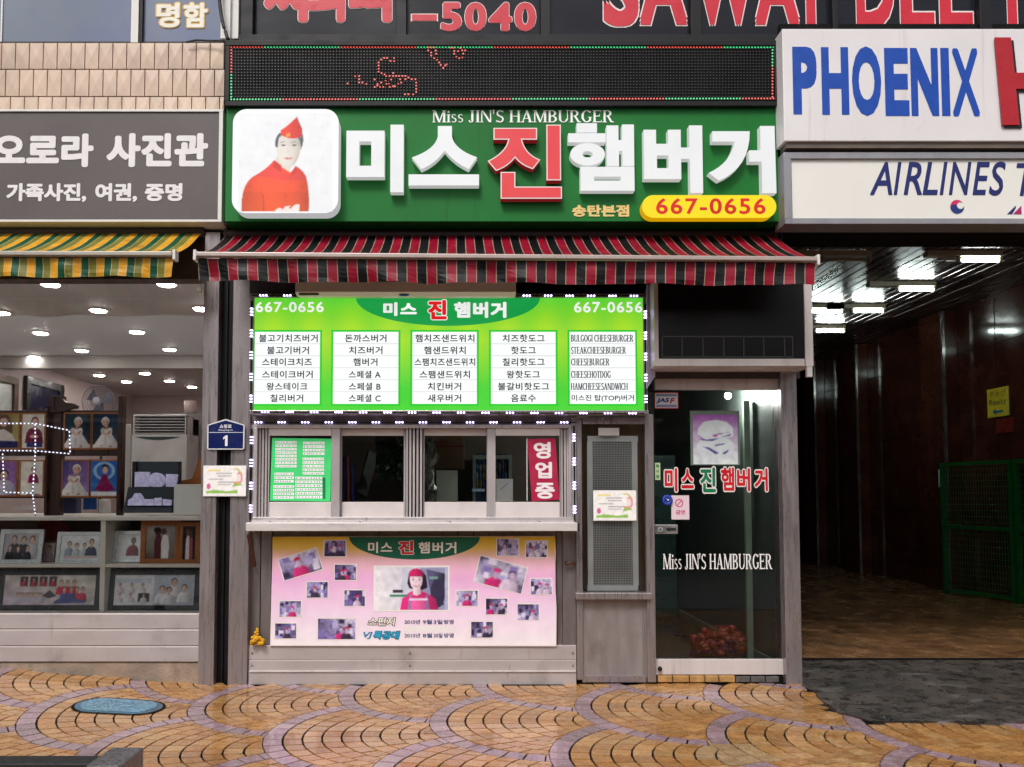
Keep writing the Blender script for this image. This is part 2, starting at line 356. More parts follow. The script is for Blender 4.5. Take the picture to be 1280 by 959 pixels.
TUBEL = LAMP('tube_light', (.82, 1, .95, 1), 60); DOWN = LAMP('downlight', (1, .91, .85, 1), 60); BULB = LAMP('bulb', (.97, 1, .95, 1), 800)
CLOTH = M('awning_cloth', None, .45, 0, .16, (12, 12, 4), .15, 120, dirt=(c(44, 36, 32), .4, (4, 4, 3), .56), spec=.25)

# ------------------------------------------------------------------ ground
def sstep(a, b, x):
    t = min(1, max(0, (x - a) / (b - a))); return t * t * (3 - 2 * t)
def gz(x, y): return .082 * max(0.0, -2.1 - x) * sstep(4.4, 6.2, y)
GROUT = M('paving_joint', c(15, 12, 11), .9, 0, .3, (4, 4, 4), .4, 90, spec=.2)
STONE = M('paving_stone', None, .24, 0, .1, (22, 22, 22), .1, 170, coat=.55, dirt=(c(120, 70, 34), .5, (1.1, 1.1, 1.1), .54), dirt2=(c(60, 44, 36), .35, (16, 16, 16), .66), rvar=.14, spec=.6)
CONC = M('rough_concrete', c(64, 56, 52), .34, 0, .5, (12, 15, 12), .9, 60, dirt=(c(28, 25, 24), .85, (1.5, 2.6, 2), .47), dirt2=(c(132, 128, 128), .75, (2.6, 6.5, 4), .57), rvar=.25)
PTILE = M('passage_tile', None, .2, 0, .22, (5, 5, 5), .2, 60, dirt=(c(45, 32, 24), .6, (2, 2, 2), .5), rvar=.15)
mb = MB()
nx, ny = 40, 16
for i in range(nx):
    for j in range(ny):
        x0, x1 = -9 + 18 * i / nx, -9 + 18 * (i + 1) / nx; y0, y1 = 2.2 + 4.6 * j / ny, 2.2 + 4.6 * (j + 1) / ny
        mb.poly([(x, y, gz(x, y) - .005) for x, y in ((x0, y0), (x1, y0), (x1, y1), (x0, y1))])
struct(mb.build('pavement_bed', GROUT))
mb = MB(); mb.poly([(-90, -90, -.05), (90, -90, -.05), (90, 90, -.05), (-90, 90, -.05)])
struct(mb.build('ground', M('asphalt', c(62, 60, 60), .6, 0, .25, (1.5, 1.5, 1.5), .5, 80)))
APR = [G(*q) for q in ((1001, 828), (1001, 857), (1016, 866), (1030, 880), (1048, 893), (1075, 900), (1092, 905), (1290, 906), (1500, 900), (1500, 826))]
APR2 = [(p.x, p.y) for p in APR]
def inside(x, y, L):
    r = False
    for t in range(len(L)):
        (ax, ay), (bx, by) = L[t], L[t - 1]
        if (ay > y) != (by > y) and x < (bx - ax) * (y - ay) / (by - ay) + ax: r = not r
    return r
LA, LB = Vector((.99, .282)), Vector((-.705, .754)); LC = LA + LB; LO = Vector((-.238, 5.227))
def spline(pts, n=8):
    o = []
    for i in range(len(pts) - 1):
        p0, p1, p2, p3 = pts[max(i - 1, 0)], pts[i], pts[i + 1], pts[min(i + 2, len(pts) - 1)]
        for k in range(n):
            t = k / n
            o.append(.5 * ((2 * p1) + (p2 - p0) * t + (2 * p0 - 5 * p1 + 4 * p2 - p3) * t * t + (3 * p1 - p0 - 3 * p2 + p3) * t ** 3))
    return o + [pts[-1]]
CO, CR_ = Vector((.80, .06)), .803
def circ(off, a0, a1, n): return [CO + off + CR_ * Vector((math.cos(a0 + (a1 - a0) * k / n), math.sin(a0 + (a1 - a0) * k / n))) for k in range(n + 1)]
def ang(p, off): d = p - CO - off; return math.atan2(d.y, d.x) % (2 * math.pi)
def meet(o1, o2, low):       # where two fan circles cross; the left-hand crossing
    c1, c2 = CO + o1, CO + o2; d = c2 - c1; h = math.sqrt(max(0, CR_ ** 2 - d.length_squared / 4)); m_ = (c1 + c2) / 2; e = Vector((-d.y, d.x)).normalized() * h
    return min((m_ + e, m_ - e), key=lambda q: q.x)
Z2 = Vector((0, 0)); cusp = meet(Z2, LC, 0); cusp2 = meet(LA, -LB, 0)
FAN = circ(Z2, ang(-LB, Z2), ang(cusp, Z2), 40) + circ(LC, ang(cusp, LC), ang(LA, LC), 24)[1:] + circ(LA, ang(LA, LA), ang(cusp2, LA), 8)[1:] + circ(-LB, ang(cusp2, -LB), ang(-LB, -LB), 24)[1:-1]
def clip(sub, cl):
    ar = sum(cl[i - 1].x * cl[i].y - cl[i].x * cl[i - 1].y for i in range(len(cl)))
    if ar < 0: cl = cl[::-1]
    out = sub
    for i in range(len(cl)):
        a, b = cl[i - 1], cl[i]; inp = out; out = []
        if not inp: return []
        e = b - a
        f = lambda q: e.x * (q.y - a.y) - e.y * (q.x - a.x)
        for k in range(len(inp)):
            p, q = inp[k - 1], inp[k]; fp, fq = f(p), f(q)
            if (fp >= 0) != (fq >= 0): out.append(p + (q - p) * (fp / (fp - fq)))
            if fq >= 0: out.append(q)
    return out
CELLS = []
PW = .117
rings = [(CO.x, CR_), (CO.x, CR_ - PW)] + [(CO.x + .056 * k, CR_ - PW - .061 * k) for k in range(1, 10)]
for j in range(len(rings) - 1):
    (c1, r1), (c0, r0) = rings[j], rings[j + 1]
    n = max(6, int(round(2 * math.pi * r1 / (.125 if j == 0 else .118)))); ph = (j % 2) * .5
    for k in range(n):
        t0, t1 = 2 * math.pi * (k + ph) / n, 2 * math.pi * (k + 1 + ph) / n
        if j and math.cos((t0 + t1) / 2) > .45: continue
        e = lambda cx, rr, t: Vector((cx + rr * math.cos(t), CO.y + rr * math.sin(t)))
        q = clip(FAN, [e(c0, r0, t0), e(c1, r1, t0), e(c1, r1, (t0 + t1) / 2), e(c1, r1, t1), e(c0, r0, t1)])
        if len(q) > 2:
            ar = abs(sum(q[t - 1].x * q[t].y - q[t].x * q[t - 1].y for t in range(len(q)))) / 2
            if ar > .0012: CELLS.append((q, j == 0))
mb = MB()
for i in range(-8, 10):
    for j in range(-9, 8):
        A = LO + LA * i + LB * j
        if not (-7 < A.x < 7.5 and 1.2 < A.y < 7.5): continue
        for cell, pink in CELLS:
            q = [A + p for p in cell]; ctr = sum(q, Vector((0, 0))) / len(q)
            if not (2.4 < ctr.y < 6.32 and -6 < ctr.x < 7.4) or inside(ctr.x, ctr.y, APR2): continue
            tx, ty, h = R.gauss(0, .005), R.gauss(0, .005), R.gauss(0, .0005)
            if pink: cl = [(.31, .205, .235), (.35, .235, .265), (.28, .19, .21)][R.randrange(3)]
            else: cl = R.choice([(.42, .205, .066), (.46, .235, .08), (.39, .18, .055), (.45, .25, .098), (.37, .185, .066)])
            if ((ctr.x - 1.53) / .2) ** 2 + ((ctr.y - 4.63) / .22) ** 2 < 1: cl = (.40, .26, .135)
            f = R.uniform(.9, 1.14); cl = (cl[0] * f, cl[1] * f, cl[2] * f, 1)
            sz = max((p - ctr).length for p in q); k = max(.8, 1 - .0106 / sz)
            s2 = [ctr + (p - ctr) * k for p in q]
            top = [(p.x, p.y, gz(p.x, p.y) + .006 + h + tx * (p.x - ctr.x) + ty * (p.y - ctr.y)) for p in s2]
            if sum(s2[t - 1].x * s2[t].y - s2[t].x * s2[t - 1].y for t in range(len(s2))) < 0: top.reverse()
            mb.poly(top, cl)
            for t in range(len(top)):
                a, b = top[t - 1], top[t]
                mb.poly([a, (a[0], a[1], a[2] - .014), (b[0], b[1], b[2] - .014), b], cl)
struct(mb.build('pavement', STONE))
# concrete ramp in front of the passage
mb = MB(); ins = [Vector((p.x, p.y, 0)) for p in APR]; ctr = Vector((5.0, 6.4, 0)); NA = 10
for k in range(len(ins)):
    a, b = ins[k - 1], ins[k]
    for t in range(NA):
        p, q = a + (b - a) * t / NA, a + (b - a) * (t + 1) / NA
        rows = []
        for s in range(7):
            f = s / 6
            row = []
            for v in (p, q):
                u = v + (ctr - v) * f
                u += Vector((.035 * noise.noise(v * 9), .035 * noise.noise(v * 11 + ctr), 0)) * (1 - f); u.z = .012 + .018 * noise.noise(u * 2.1) * min(1, f * 3) + .02 * min(1, f * 2) + .006
                row.append(u)
            rows.append(row)
        mb.poly([(p.x, p.y, -.01), (q.x, q.y, -.01), rows[0][1], rows[0][0]])
        for s in range(6): mb.poly([rows[s][0], rows[s][1], rows[s + 1][1], rows[s + 1][0]])
struct(mb.build('concrete_ramp', CONC, smooth=True))
PY0 = G(1100, 828).y
mb = MB(); x = 2.66; row = 0
y = PY0
while y < 23:
    d = .3; x = 2.66 - (row % 2) * .15
    while x < 7.4:
        f = R.uniform(.75, 1.15); cl = (.19 * f, .098 * f, .044 * f, 1)
        mb.box(max(2.662, x + .004), min(7.4, x + .296), y + .004, y + d - .004, 0, .045 + R.uniform(-.0008, .0008), cl); x += .3
    y += d; row += 1
struct(mb.build('passage_floor', PTILE))
mb = MB(); mb.box(2.66, 7.4, PY0 + .002, 23, -.02, .038); struct(mb.build('passage_screed', GROUT))

# ------------------------------------------------------------------ unseen building added across the street to cut sky light and reflections
ob_ = thing('sky_blocker_building', 'unseen brick building added across the street to cut sky light', 'building', (0, -7, 0))
mb = MB(); mb.box(-16, 18, -9, -7.2, 0, 5.0); mb.build('wall', M('dull_brick', c(92, 76, 68), .7, 0, .3, (2, 2, 2), .4, 20), ob_)
for k in range(11):
    x = -15.4 + k * 3.0
    for (z0, z1) in ((.5, 2.5), (3.4, 4.6)):
        mb = MB(); mb.box(x, x + 2.2, -7.22, -7.16, z0, z1); wf_ = mb.build('window', M('street_window', c(40, 44, 50), .2) if 'street_window' not in bpy.data.materials else bpy.data.materials['street_window'], ob_)
        if z0 > 3: mb = MB(); mb.box(x - .08, x + 2.28, -7.2, -7.05, z0 - .1, z0 - .01); mb.build('sill', WHITE, wf_)
mb = MB(); mb.box(-16, 18, -7.3, -6.5, 2.8, 3.15); mb.build('canopy', M('faded_canopy', c(120, 104, 96), .6), ob_)

# ------------------------------------------------------------------ arcade passage (right)
GRAN = M('polished_granite', c(74, 38, 29), .1, 0, .35, (3, 3, 3), spec=.6, rvar=.03, dirt=(c(48, 27, 22), .5, (1.5, 1.5, .8), .5))
SLAT = M('ceiling_slat', c(140, 128, 128), .3, .95, .2, (8, .8, 8), rvar=.08)
CHROME = M('chrome_trim', c(190, 190, 185), .15, .9, .05)
ps = thing('arcade_passage', 'dark covered passage with polished brown stone wall and slatted ceiling beside the hamburger shop', 'passage', (5, PY0, 0))
CZ = 4.3; WX = 7.4
mb = MB(); mb.box(WX, WX + .2, 5.6, 23, 0, CZ + .1); mb.build('wall', GRAN, ps)
mb = MB(); mb.box(2.6, WX + .2, 23, 23.2, 0, CZ + .1); mb.build('back_wall', M('dark_plaster', c(40, 32, 30), .6), ps)
mb = MB(); mb.box(2.56, 2.64, D + .32, 23, 0, CZ + .1); mb.build('shop_side_wall', M('dark_side_wall', c(40, 30, 28), .5), ps)
mb = MB(); x = 2.66
while x < WX - .02:
    xe = min(x + .125, WX - .003)
    y = 6.45
    while y < 23:
        mb.box(x, xe, y + .006, min(y + 3.0, 23) - .006, CZ - .02 + R.uniform(-.002, .002), CZ); y += 3.0
    x += .14
mb.build('slat_ceiling', SLAT, ps, bevel=.006)
mb = MB(); mb.box(2.64, WX + .1, 6.4, 23.1, CZ + .02, CZ + .08); mb.build('ceiling_void', DARK, ps)
for pxe in (1183, 1073, 1020):
    X0 = WX - .22; Yc = X0 * 1000 / (pxe - PPX)
    mb = MB(); mb.box(X0, WX - .002, Yc, Yc + .62, .04, CZ - .03); pl = mb.build('pilaster', GRAN, ps, bevel=.006)
    mb = MB(); mb.box(X0 - .012, X0 + .03, Yc - .012, Yc + .03, .05, CZ - .04); mb.build('chrome_edge', CHROME, pl)
mb = MB()
for z in (1.25, 2.45, 3.6):
    mb.box(WX - .004, WX, 5.7, 22.9, z, z + .008)
for y in (7.2, 8.5, 9.8, 11.1, 12.2, 14.4, 16.6, 18.5): mb.box(WX - .0045, WX, y, y + .008, .05, CZ - .05)
mb.build('stone_joint', DARK, ps)
# front bulkhead over the passage, behind the sign boxes
mb = MB(); mb.box(2.56, 9.5, D - .2, D + .3, Z_(284, D - .2), Z_(60, D)); mb.build('bulkhead', DARK, ps)
# tubes
tp = None; spots = []
for (x0, x1, y) in ((1200, 1248, 325), (1123, 1166, 362), (1066, 1103, 389), (1020, 1054, 414), (1013, 1052, 389)):
    a, b = G(x0, y, CZ - .12), G(x1, y, CZ - .12); spots.append((a, b, True))
for (x0, x1, y) in ((1030, 1085, 325), (966, 1012, 360)): spots.append((G(x0, y, CZ - .12), G(x1, y, CZ - .12), False))
TOFF = M('tube_off', c(150, 140, 125), .3)
lab = ['first lit tube lamp in from the street, under the dark slatted ceiling', 'lit tube lamp second from the street, under the slatted ceiling', 'lit tube lamp third from the street, far side of a close pair', 'fourth lit tube lamp in from the street under the slatted ceiling', 'lit tube lamp nearer the shop in a close pair', 'unlit tube lamp on the ceiling above the awning end', 'unlit tube lamp on the ceiling behind the awning']
for k, (a, b, on) in enumerate(spots):
    L = b.x - a.x; mx = (a + b) / 2
    t = thing('tube_lamp', lab[k], 'tube lamp', (mx.x, mx.y, CZ - .02), 'tube lamps under the passage ceiling')
    mb = MB(); mb.box(a.x - .4, b.x + .02, a.y - .05, a.y + .05, CZ - .085, CZ - .024, (.5, .45, .38, 1)); mb.box(a.x - .03, a.x, a.y - .025, a.y + .025, CZ - .15, CZ - .085, (.6, .6, .6, 1)); mb.box(b.x, b.x + .03, a.y - .025, a.y + .025, CZ - .15, CZ - .085, (.6, .6, .6, 1))
    mb.build('housing', M('lamp_housing', c(150, 138, 118), .5) if not tp else tp, t); tp = tp or bpy.data.materials['lamp_housing']
    mb = MB(); mb.tube([(a.x, a.y, CZ - .12), (b.x, a.y, CZ - .12)], .02, 10); mb.build('tube', TUBEL if on else TOFF, t, smooth=True)
# green mesh gate
GRN = M('green_paint', c(16, 88, 33), .4, .1, .15)
g0, g1 = Vector((G(1184, 743, .06).x, G(1184, 743, .06).y, 0)), None
g0 = Vector((7.0, 11.75, 0)); g1 = Vector((7.32, 10.75, 0))
def gate(g0, g1, label):
    t = thing('mesh_gate', label, 'gate', g0, 'green mesh gates')
    z0, zt, zm = .1, 1.93, 1.02
    f = MB()
    for z in (z0, zm, zt): f.obox(g0 + Vector((0, 0, z)), g1 + Vector((0, 0, z)), .05, .05)
    for p in (g0, g1): f.obox(p + Vector((0, 0, .04)), p + Vector((0, 0, zt + .025)), .06, .06)
    f.build('gate_frame', GRN, t)
    w = MB(); n = 26
    for i in range(1, n): p = g0.lerp(g1, i / n); w.tube([p + Vector((0, 0, z0)), p + Vector((0, 0, zt))], .0035, 4)
    for i in range(1, 22): z = z0 + (zt - z0) * i / 22; w.tube([g0 + Vector((0, 0, z)), g1 + Vector((0, 0, z))], .0025, 4)
    w.build('wire_mesh', GRN, t)
    b = MB(); m = g0.lerp(g1, .02); b.tube([m + Vector((-.06, -.06, 1.05)), m + Vector((.06, -.06, 1.05)), g0.lerp(g1, .3) + Vector((-.06, -.05, 1.05)), g0.lerp(g1, .3) + Vector((-.06, -.05, .93))], .014, 6)
    b.build('latch_bolt', GRN, t)
gate(g0, g1, 'green wire mesh gate leaf with bolt, standing open by the stone wall')
gate(Vector((7.33, 10.66, 0)), Vector((7.33, 9.4, 0)), 'green wire mesh gate panel lying flat along the stone wall')
# small things on the stone wall
def wallbox(name, label, cat, pxa, pxb, pya, pyb, mat, th=.03, wx=WX):
    ya, yb = wx * 1000 / (pxa - PPX), wx * 1000 / (pxb - PPX); ym = (ya + yb) / 2
    z0, z1 = Z_(pyb, ym), Z_(pya, ym)
    mb = MB(); mb.box(wx - th, wx - .003, yb, ya, z0, z1); o = mb.build(name, mat, bevel=.002); return tag(o, label, cat), ya, yb, z0, z1
YEL = M('yellow_sheet', c(225, 205, 40), .5, dirt=(c(205, 190, 150), .6, (4, 4, 4), .6))
o, ya, yb, z0, z1 = wallbox('wall_notice', 'small yellow realty notice with blue arrow on dark stone wall', 'notice', 1238, 1265, 485, 521, YEL, .012)
def wtext(s, ry, rz, col, off):
    v, f = tmesh(s, off); a0, a1 = min(q[0] for q in v), max(q[0] for q in v); b0, b1 = min(q[1] for q in v), max(q[1] for q in v)
    m = MB(); m.tris([(WX - .0135, ya + (yb - ya) * (ry[0] + (x - a0) / (a1 - a0) * (ry[1] - ry[0])), z0 + (z1 - z0) * (rz[0] + (y - b0) / (b1 - b0) * (rz[1] - rz[0]))) for x, y in v], f, col); m.build('lettering', PRINT, o)
wtext('Realty', (.1, .9), (.36, .62), c(20, 50, 60), .02)
wtext('부동산', (.12, .88), (.7, .93), c(130, 40, 20), .03)
m = MB(); yl = lambda u: ya + (yb - ya) * u; zl = lambda v: z0 + (z1 - z0) * v
m.poly([(WX - .0135, yl(u), zl(v)) for u, v in ((.25, .18), (.42, .3), (.42, .22), (.75, .22), (.75, .13), (.42, .13), (.42, .06))], c(20, 110, 150)); m.build('arrow', PRINT, o)
wallbox('switch_box', 'small grey switch box far back on the passage wall', 'switch box', 1009, 1019, 559, 581, WHITE, .05)
wallbox('wall_plaque', 'dull red plaque below the yellow notice on stone wall', 'plaque', 1249, 1270, 523, 541, M('red_plaque', c(120, 40, 35), .3), .02)
wallbox('door_plate', 'narrow white plate at the edge of the green mesh gate', 'plate', 1174.5, 1179.5, 587, 609, WHITE, .02, WX - .24)

# ------------------------------------------------------------------ glazed storey over the shop
us = thing('upper_storey', 'dark glazed upper floor with red lettering above the shop signs', 'building', (2, D, Z_(50, D)))
zb, ztop = Z_(50, D), Z_(-120, D)
mb = MB(); mb.box(X_(298, D, 20), 9.5, D + .06, D + .09, zb, ztop); mb.build('window_pane', M('dark_glazing', c(30, 31, 40), .2, 0, .2, (1, 1, 3), spec=.25, dirt=(c(48, 48, 56), .5, (3, 3, 4), .62)), us)
mb = MB()
for (a, b) in ((298, 316), (495, 508), (676, 688), (864, 877), (1041, 1048), (1225, 1240), (1420, 1433)): mb.pb(a, -120, b, 48, D + .0, .06, pym=20)
mb.pb(298, 43, 1700, 51, D - .03, .1, pym=47)
mb.build('window_frame', M('dark_frame', c(22, 22, 26), .5, 0, .15, spec=.3), us, bevel=.004)
mb = MB(); mb.pb(280, 50, 980, 290, D + .03, .2); mb.pb(975, 30, 1800, 60, D + .03, .2); mb.build('spandrel_wall', DARK, us)
mb = MB(); wh = c(238, 225, 222); rd = c(206, 34, 56)
for (s, r, o) in (('싸', (330, -48, 394, 28), .05), ('와', (384, -48, 440, 28), .05), ('띠', (436, -48, 490, 28), .05), ('-', (515, 18, 546, 26), .02), ('5', (551, 3, 577, 39), .045), ('0', (581, 3, 608, 39), .045), ('4', (611, 3, 640, 39), .045), ('0', (643, 3, 670, 39), .045),
                  ('S', (754, -62, 798, 33), .03), ('A', (800, -62, 858, 31), .03), ('W', (868, -62, 944, 31), .03), ('A', (944, -62, 998, 31), .03), ('T', (990, -62, 1036, 32), .03), ('D', (1070, -62, 1117, 34), .03), ('E', (1125, -62, 1167, 35), .03), ('E', (1174, -62, 1215, 35), .03), ('T', (1241, -62, 1288, 35), .03), ('H', (1310, -62, 1360, 35), .03)):
    if s in 'ST-' and mb.F and r[0] in (515, 754): mb.build('window_lettering', VINYL, us); mb = MB()
    text(mb, s, r, D + .057, wh, o + .014, ref=o, sq=o < .04); text(mb, s, r, D + .054, rd, o, sq=o < .04)
mb.build('window_lettering', VINYL, us)
# ------------------------------------------------------------------ photo studio building (left)
st = thing('studio_building', 'photo studio with wide shop window under beige tiled wall', 'building', (-4, D, 0))
TILE = M('beige_tile', None, .4, 0, .12, (6, 6, 6), dirt=(c(150, 100, 70), .35, (14, 14, .9), .62))
mb = MB()
for r_, (ya, yb, off) in enumerate(((54, 86, 18.7), (87.5, 120, 24.6), (121.5, 154, 14), (155.5, 188, 20), (189, 222, 15))):
    z1, z0 = Z_(ya, D - .06), Z_(yb, D - .06); px = off - 17.4 * 30
    while px < 279:
        a, b = X_(px, D - .06, 90) + .004, X_(min(px + 17.4, 281), D - .06, 90) - .004
        f = R.uniform(.93, 1.05); cl = (.60 * f, .45 * f * R.uniform(.98, 1.02), .345 * f, 1); y = D - .06
        if b - a > .03:
            cx, cz = (a + b) / 2, z0 + (z1 - z0) * .45; ap = (cx, y - .008, cz)
            k = [(a, y, z0), (b, y, z0), (b, y, z1), (a, y, z1)]
            for t in range(4): mb.poly([k[t], k[(t + 1) % 4], ap], cl)
            for t in range(4):
                p, q = k[t], k[(t + 1) % 4]; mb.poly([(p[0], y + .03, p[2]), (q[0], y + .03, q[2]), q, p], cl)
        px += 17.4
mb.build('wall_tile', TILE, st)
mb = MB(); mb.pb(-700, 52, 281, 292, D - .035, .2, pym=100); mb.build('wall', M('tile_joint', c(58, 46, 40), .7), st)
mb = MB(); mb.pb(-700, -130, 164, 53, D - .02, .05, pym=20); mb.pb(178, -130, 276, 53, D - .02, .05, pym=20)
win = mb.build('upper_window', M('blue_grey_panel', c(112, 122, 140), .2, 0, .12, (.8, .8, .8), spec=.5, dirt=(c(92, 104, 150), .6, (.6, .6, .5), .5)), st)
for q in ((164, 173, .06), (276, 287.8, .06), (288, 298, .03), (1, 3, .03)): mb = MB(); mb.pb(q[0], -130, q[1], 53 if q[1] < 200 else 48, D - q[2], .1, pym=20); mb.build('frame', WHITE, win)
mb = MB(); mb.pb(173.2, -130, 178, 53, D - .05, .08, pym=20); mb.build('frame', BLACK, win)
mb = MB(); text(mb, '명', (195, 3, 225, 35), D - .024, c(214, 165, 60), .075, ref=.05); text(mb, '함', (229, 3, 260, 35), D - .024, c(214, 165, 60), .075, ref=.05)
text(mb, '명', (195, 3, 225, 35), D - .027, c(235, 230, 215), .035, ref=.05); text(mb, '함', (229, 3, 260, 35), D - .027, c(235, 230, 215), .035, ref=.05); mb.build('lettering', VINYL, win)
# shop window
SX0, SX1 = -7.0, -2.04
mb = MB(); mb.pb(-700, 288, 256, 349, D + .02, .15, pym=330); mb.build('lintel', M('brown_fascia', c(70, 54, 48), .5, .2, .15), st)
mb = MB(); mb.box(-7, X_(253, D, 600), D, D + .01, Z_(768, D), Z_(347, D)); mb.build('window_glass', CLEAR, st)
for (a, b) in ((249, 828),):
    for (ya, yb) in ((767, 787), (787, 808), (808, 828)):
        mb = MB(); mb.box(-7, X_(249.5, D - .03, 800), D - .03, D + .06, Z_(yb, D - .03) + .004, Z_(ya, D - .03)); mb.build('plank_panel', PLANK, st, bevel=.006)
mb = MB(); mb.box(-7, X_(252, D, 830), D - .015, D + .3, -.3, Z_(828, D) + .002); mb.build('plinth', M('plinth_concrete', c(150, 132, 116), .7, 0, .25, (5, 5, 5), .5, 50, dirt=(c(80, 66, 58), .6, (5, 5, 2), .52)), st)
mb = MB(); mb.pb(250.5, 290, 270, 858, D - .06, .16, pym=640); mb.build('post', STEEL, st, bevel=.004)
mb = MB(); mb.pb(270, 290, 289, 858, D + .02, .1, pym=640); mb.pb(279, 292, 281, 856, D + .0, .02, pym=640); mb.build('gap_strip', BLACK, st)
IW = M('studio_wall', c(206, 190, 188), .7, 0, .04); IC = M('studio_ceiling', c(206, 204, 202), .6, 0, .03)
SC = 3.3
mb = MB(); mb.box(-6.1, SX1, D + .17, 14.6, SC, SC + .1); mb.build('ceiling', IC, st)
mb = MB(); mb.box(-6.2, -6.1, D + .1, 14.6, 0, SC); mb.box(SX1, SX1 + .08, D + .1, 14.6, 0, SC); mb.box(-6.2, SX1, 14.6, 14.7, 0, SC); mb.build('interior_wall', IW, st)
mb = MB(); mb.box(-6.2, SX1, D + .3, 14.7, .1, .2); mb.build('floor', M('studio_floor', c(120, 95, 75), .3), st)
mb = MB(); mb.box(-6.1, SX1, 10.4, 10.55, SC - .16, SC); mb.build('ceiling_beam', IC, st)
# display shelving
CR = M('cream_paint', c(222, 218, 208), .5, 0, .04, dirt=(c(160, 150, 140), .3, (4, 4, 4), .6))
zc = Z_(646, D + .12)
t = thing('display_shelf', 'white window display shelving filled with framed photographs', 'shelf', (-3.6, D + .4, Z_(767, D)), None)
mb = MB(); mb.box(-6, SX1 - .003, D + .1, D + 1.4, zc - .03, zc); mb.build('top_shelf', CR, t, bevel=.004)
zs = Z_(705, D + .14)
mb = MB(); mb.box(-6, SX1 - .003, D + .13, D + .62, zs - .028, zs); mb.build('shelf', CR, t, bevel=.003)
zf = Z_(765, D + .1)
mb = MB(); mb.box(-6, SX1 - .003, D + .07, D + .62, zf - .03, zf); mb.build('bottom_shelf', CR, t)
for px in (130, -120):
    mb = MB(); mb.box(X_(px - 3, D + .12), X_(px + 3, D + .12), D + .12, D + .6, zf, zc - .03); mb.build('divider', CR, t)
mb = MB(); mb.box(-6, SX1 - .003, D + .62, D + .64, zf, zc - .03); mb.build('back_panel', M('brown_board', c(92, 62, 40), .5, 0, .3, (1, 1, 6)), t)
# ceiling downlights
proto = None
dl = [(63, 354), (208, 354), (2, 390), (123, 387), (252, 385), (51, 415.5), (171, 414), (-40, 415), (102, 437.5), (212, 436), (43, 445.5), (246, 452), (86, 457), (145, 453.5), (124, 468.5), (181, 466), (158, 476.5), (212, 475.5), (240, 483), (-60, 387), (-20, 445)]
for k, (x, y) in enumerate(dl):
    p = G(x, y, SC - .004); p.x = min(p.x, SX1 - .15)
    if p.y > 14.4: p.y = 14.3
    if proto is None:
        t = proto = thing('ceiling_downlight', 'round recessed downlight glowing white in the studio ceiling', 'downlight', p, 'downlights in the studio ceiling')
        m = MB(); m.tube([p + Vector((0, 0, .003)), p + Vector((0, 0, -.012))], .09, 20); m.build('bezel', WHITE, t)
        m = MB(); m.tube([p + Vector((0, 0, -.013)), p + Vector((0, 0, -.02))], .07, 20); m.build('lamp', DOWN, t)
    else:
        t = copy_tree(proto); t.location = p

# ------------------------------------------------------------------ hamburger shop front
hs_ = thing('hamburger_shop', 'narrow hamburger takeaway shop with steel framed front under the red striped awning', 'shop', (.2, D, 0))
ST, SD, AL = STEEL, STEELD, ALU
def part(name, mat, fn, parent=None, **k):
    mb = MB(); fn(mb); return mb.build(name, mat, hs_ if parent is None else parent, **k)
part('post', ST, lambda m: m.pb(287.5, 288, 311.5, 859, D - .05, .2, pym=640), bevel=.004)
part('post', ST, lambda m: m.pb(979, 457, 999, 856, D - .04, .2, pym=640), bevel=.004)
# interior
IWL = M('shop_inner_wall', c(94, 102, 98), .5, 0, .2); IFL = M('shop_inner_floor', c(70, 62, 54), .35, 0, .3)
def inner(m):
    m.box(-1.86, -1.8, D + .12, 10.6, 0, 2.85); m.box(2.5, 2.555, D + .14, 10.6, 0, 2.85); m.box(-1.86, 2.555, 10.6, 10.7, 0, 2.85)
part('interior_wall', IWL, inner)
part('floor', IFL, lambda m: m.box(-1.8, 2.5, D + .06, 10.6, -.02, .05))
part('ceiling', IWL, lambda m: m.box(-1.86, 2.555, D + .14, 10.7, 2.85, 2.92))
part('inner_post', M('pale_green_post', c(170, 188, 172), .4), lambda m: m.box(2.42, 2.47, 6.95, 6.99, .05, 2.3))
part('partition', M('inner_partition', c(128, 116, 106), .4), lambda m: m.box(-1.75, 1.3, 8.5, 8.56, .05, 2.6))
part('counter', M('dark_counter', c(52, 38, 34), .35, 0, .3), lambda m: m.box(1.34, 1.42, 6.9, 10.4, .05, 1.02), bevel=.01)
part('cold_cabinet', M('teal_cabinet', c(60, 96, 90), .3, 0, .25, (2, 2, 4)), lambda m: m.box(1.7, 2.46, 9.4, 10.1, .05, 1.95), bevel=.01)
part('floor_mat', M('ribbed_mat', c(96, 84, 74), .6, 0, .3, (2, 22, 2)), lambda m: m.box(1.5, 2.1, 6.45, 8.6, .05, .06))
part('skirting', M('inner_skirting', c(130, 138, 128), .4), lambda m: m.obox((2.48, 10.5, .1), (2.48, 6.6, .1), .03, .1))
